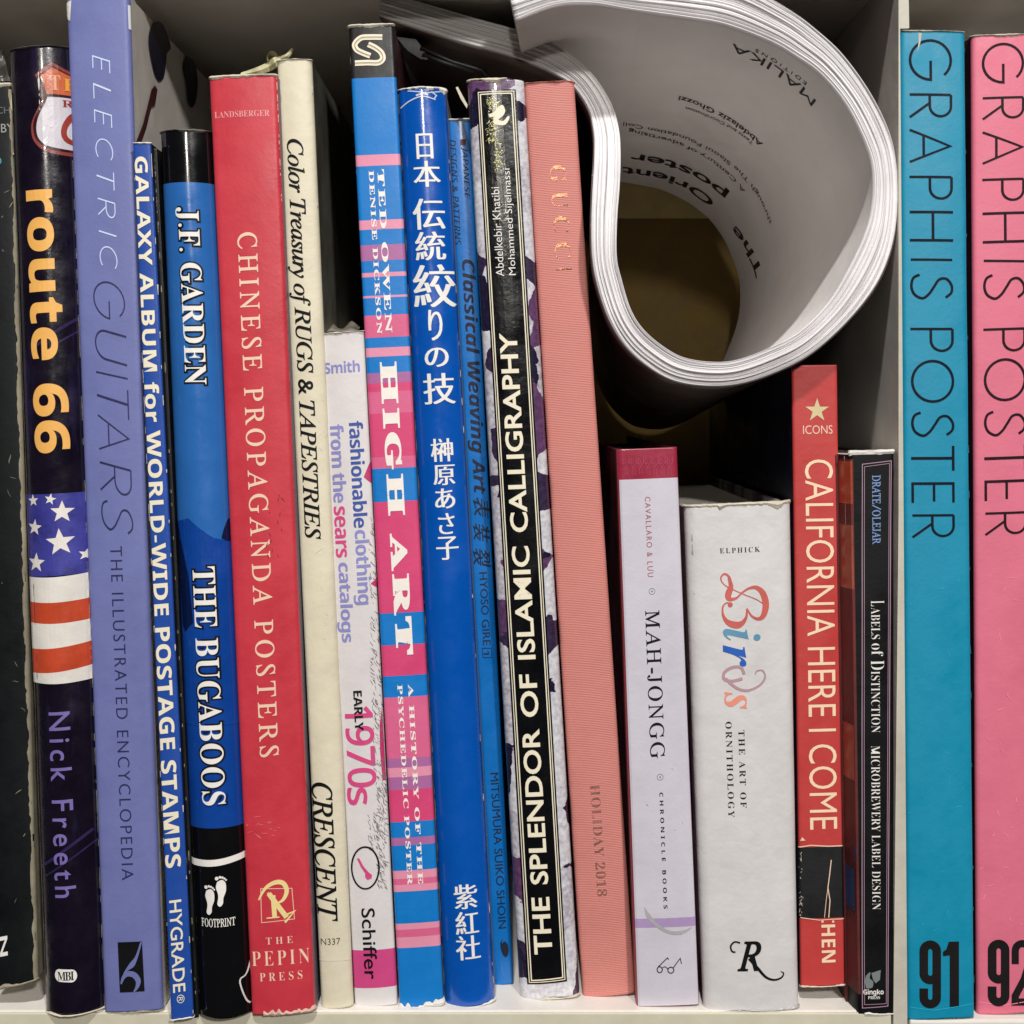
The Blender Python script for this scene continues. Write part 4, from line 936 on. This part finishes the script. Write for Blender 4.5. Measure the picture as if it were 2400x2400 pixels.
for li, (t0, wdt) in enumerate(edges):
    ph = rnd.uniform(0, 9); amp = rnd.uniform(.0003, .0016); base = len(V)
    gap = rnd.choice([.03, .05, .08, .12, .4])
    for i in range(NC):
        s_ = i/NC
        dy = amp*mnoise.noise(Vector((s_*5, ph, 0)))+.0004*math.sin(ph)
        fan = .02*math.sin(s_*9+ph)*.3
        g = min(wdt*.7, wdt*gap*(0.15+2.6*max(0, mnoise.noise(Vector((s_*6, ph, 4))))))
        ta = t0; tb = t0+wdt-g
        for (d, ins) in ((0, .0), (0, 1)):
            tt = ta if ins == 0 else tb
            p = rollpt(i, tt, 0); p.y += dy+.0003; V.append(rv(p))
        for d in (.04, ):
            for tt in (tb, ta):
                p = rollpt(i, tt, d); V.append(rv(p))
    for i in range(NC-1):
        a = base+i*4; b_ = a+4
        for k in range(4): F.append((a+k, a+(k+1) % 4, b_+(k+1) % 4, b_+k)); MI.append(1 if li % 5 == 3 else 0)
    F.append((base, base+3, base+2, base+1)); MI.append(0); F.append((base+(NC-1)*4, base+(NC-1)*4+1, base+(NC-1)*4+2, base+(NC-1)*4+3)); MI.append(0)
obj('page_edges', V, F, [pgm, pgm2], rb, MI, kind='stuff')
# solid body behind the fanned edges
V, F, MI = [], [], []
ds = [.012, .05, .12, .25, .4, .6, .8, 1]
for d in ds:
    for i in range(NC): V.append(rv(rollpt(i, .025, d)))
    for i in range(NC): V.append(rv(rollpt(i, .985, d)))
n2 = 2*NC
for j in range(len(ds)-1):
    for i in range(NC-1):
        a = j*n2+i; F.append((a, a+1, a+n2+1, a+n2)); a += NC; F.append((a+1, a, a+n2, a+n2+1))
    for i in (0, NC-1): a = j*n2+i; F.append((a, a+NC, a+NC+n2, a+n2))
for j in (0, len(ds)-1):
    for i in range(NC-1): a = j*n2+i; F.append((a, a+NC, a+NC+1, a+1))
obj('page_block', V, F, mat('inside_page', (236, 231, 228), .7, var=.03, bump=.08), rb, smooth=False)
for p in bpy.data.objects['page_block' if False else rb.children[-1].name].data.polygons: p.use_smooth = True
V, F = [], []
for d in [.003]+ds[1:]:
    for i in range(NC): V.append(rv(rollpt(i, 1.0, d)))
    for i in range(NC): V.append(rv(rollpt(i, 1.03, d)))
for j in range(len(ds)-1):
    for i in range(NC-1):
        a = j*n2+i; F.append((a, a+1, a+n2+1, a+n2)); a += NC; F.append((a+1, a, a+n2, a+n2+1))
for i in range(NC-1): F.append((i, i+NC, i+NC+1, i+1))
cv = obj('cover', V, F, mat('dark_maroon_cover', (78, 62, 60), .42, coat=.2, var=.15), rb)
for p in cv.data.polygons: p.use_smooth = True
# loose first leaf, lifted a little inside the loop
V, F = [], []
i0, i1 = NC-20, NC-1
for d in (0, .1, .3, .6, 1):
    for i in range(i0, i1+1):
        s_ = (i-i0)/(i1-i0); V.append(rv(rollpt(i, -.02-.06*math.sin(math.pi*s_), d)))
n_ = i1-i0+1
for j in range(4):
    for i in range(n_-1): a = j*n_+i; F.append((a, a+1, a+n_+1, a+n_))
lf = obj('loose_leaf', V, F, MATS['inside_page'], rb, smooth=True)
# printing on the inner page
def proj(p): s_ = D/(D+p.y); return VX+p.x/K*s_, VY-p.z/K*s_
grid = [(i, j/80, *proj(rollpt(i, 0, j/80))) for i in range(70, NC-1) for j in range(0, 81)]
gi = np.array(grid)
def inv(x, y):
    k = np.argmin((gi[:, 2]-x)**2+(gi[:, 3]-y)**2); return gi[k, 0], gi[k, 1]
acc = [0]
for i in range(1, NC): acc.append(acc[-1]+math.dist(IN[i], IN[i-1]))
def at_s(s_):
    k = int(np.searchsorted(acc, s_)); k = min(max(1, k), NC-1); f = (s_-acc[k-1])/(acc[k]-acc[k-1]); return k-1+f
def rp(fi, d, lift):
    i = int(fi); f = fi-i; i = min(i, NC-2); return rollpt(i, .025-lift, d)*(1-f)+rollpt(i+1, .025-lift, d)*f
ink = mat('page_ink', (22, 18, 30), .5, var=.02)
def rtext(name, t_, a, b_, hd, off=0, spc=1.0, d0=None, shear=0):
    ia, da = inv(*a); ib, db = inv(*b_)
    V, F = glyph(t_, off, shear, spc); gx0 = min(p[0] for p in V); gx1 = max(p[0] for p in V)
    sa, sb_ = acc[int(ia)], acc[int(ib)]
    bm = bmesh.new(); vv = [bm.verts.new((p[0], p[1], 0)) for p in V]
    for f in F:
        try: bm.faces.new([vv[i] for i in f])
        except ValueError: pass
    for k in range(1, 60):
        x = gx0+(gx1-gx0)*k/60; bmesh.ops.bisect_plane(bm, geom=bm.verts[:]+bm.edges[:]+bm.faces[:], plane_co=(x, 0, 0), plane_no=(1, 0, 0))
    bm.verts.index_update(); out = []
    for v in bm.verts:
        f = (v.co.x-gx0)/(gx1-gx0); s_ = sa+(sb_-sa)*f; d = da+(db-da)*f+v.co.y*hd
        out.append(rv(rp(at_s(s_), min(1, max(0, d)), .012)))
    FF = [[v.index for v in f.verts] for f in bm.faces]; bm.free()
    obj(name, out, FF, ink, rb)
rtext('title_lettering', 'The', (1785, 640), (1722, 528), .085, off=.02)
rtext('title_lettering', 'Orient', (1672, 470), (1462, 392), .085, off=.02)
rtext('title_lettering', 'poster', (1706, 452), (1478, 358), .085, off=.02)
rtext('subtitle_lettering', 'through The Slaoui Foundation Coll', (1812, 522), (1457, 286), .032)
rtext('subtitle_lettering', 'A Century of advertising', (1742, 446), (1480, 304), .034)
rtext('author_lettering', 'Abdelaziz Ghozzi', (1790, 340), (1592, 229), .036, off=.012)
rtext('author_lettering', 'Texts and Coordination', (1764, 332), (1606, 248), .024)
rtext('publisher_lettering', 'MALIKA', (1918, 238), (1716, 104), .045, spc=1.0)
rtext('publisher_lettering', 'EDITIONS', (1886, 196), (1772, 120), .018, spc=1.5)

# ------------------------------------------------------------------ things deep in the shelf
ol = mat('olive_cloth', (140, 113, 56), .7, var=.15); nv = mat('deep_navy', (14, 22, 40), .5, var=.1)
def backbook(name, label, x0, x1, ytop, Y, dep, m):
    s_ = (D+Y)/D
    xa = (x0-VX)*K*s_; xb = (x1-VX)*K*s_; zt = (VY-ytop)*K*s_
    zt = min(zt, CZ-.002)
    r = root(name, label, 'book', ((xa+xb)/2, Y, FZ)); hw = (xb-xa)/2; h = zt-FZ
    box('spine', (-hw, 0, 0), (hw, .003, h), m, r, .0008)
    box('front_board', (-hw, .0031, 0), (-hw+.002, dep, h), m, r); box('back_board', (hw-.002, .0031, 0), (hw, dep, h), m, r)
    box('page_block', (-hw+.0021, .004, .003), (hw-.0021, dep-.003, h-.003), PAPER, r)
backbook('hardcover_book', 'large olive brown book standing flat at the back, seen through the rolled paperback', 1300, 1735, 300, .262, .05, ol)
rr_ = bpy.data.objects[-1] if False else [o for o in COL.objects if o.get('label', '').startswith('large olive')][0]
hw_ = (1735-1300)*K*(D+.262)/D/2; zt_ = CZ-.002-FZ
box('label_band', (-hw_, -.0006, W(0, 512, .262).z-FZ), (hw_, -.0002, W(0, 330, .262).z-FZ), mat('olive_label_tan', (232, 206, 140), .7, var=.1), rr_)  # paler band painted on to stand for light on the upper book
backbook('hardcover_book', 'dark navy book in the depth behind the low books, left of the red one', 1745, 1850, 905, .15, .1, nv)
# black clip hanging below the tail of the rolled book
cp = root('binder_clip', 'small black binder clip under the tail of the rolled paperback', 'binder clip', W(1000, 120, .03)); M0 = Matrix.Translation(-W(1000, 120, .03))
bk = mat('clip_black', (9, 9, 10), .5, var=.02)
def tube(name, pts, rad, m, parent, T0):
    V, F = [], []; n = 10
    for (x, y, Y) in pts:
        for k in range(n):
            a = 2*math.pi*k/n; p = W(x, y, Y); V.append(T0 @ (p+Vector((rad*math.sin(a)*.3, rad*math.cos(a), rad*math.sin(a)))))
    for i in range(len(pts)-1):
        for k in range(n): a = i*n+k; c = i*n+(k+1) % n; F.append((a, c, c+n, a+n))
    F += [tuple(range(n))[::-1], tuple(range(len(V)-n, len(V)))]
    return obj(name, V, F, m, parent, smooth=True)
tube('wire_arm', [(985, 113, .03), (1060, 145, .032), (1130, 165, .034), (1145, 178, .034)], .0007, bk, cp, M0)
tube('wire_arm', [(990, 128, .03), (1050, 150, .032), (1110, 168, .034)], .0007, bk, cp, M0)
V = [M0 @ W(x, y, Y) for Y in (.03, .045) for x, y in ((928, 86), (975, 92), (990, 112), (1003, 140), (985, 138), (955, 118))]
obj('clip_body', V, [tuple(range(6))[::-1], tuple(range(6, 12))]+[(i, (i+1) % 6, 6+(i+1) % 6, 6+i) for i in range(6)], bk, cp)
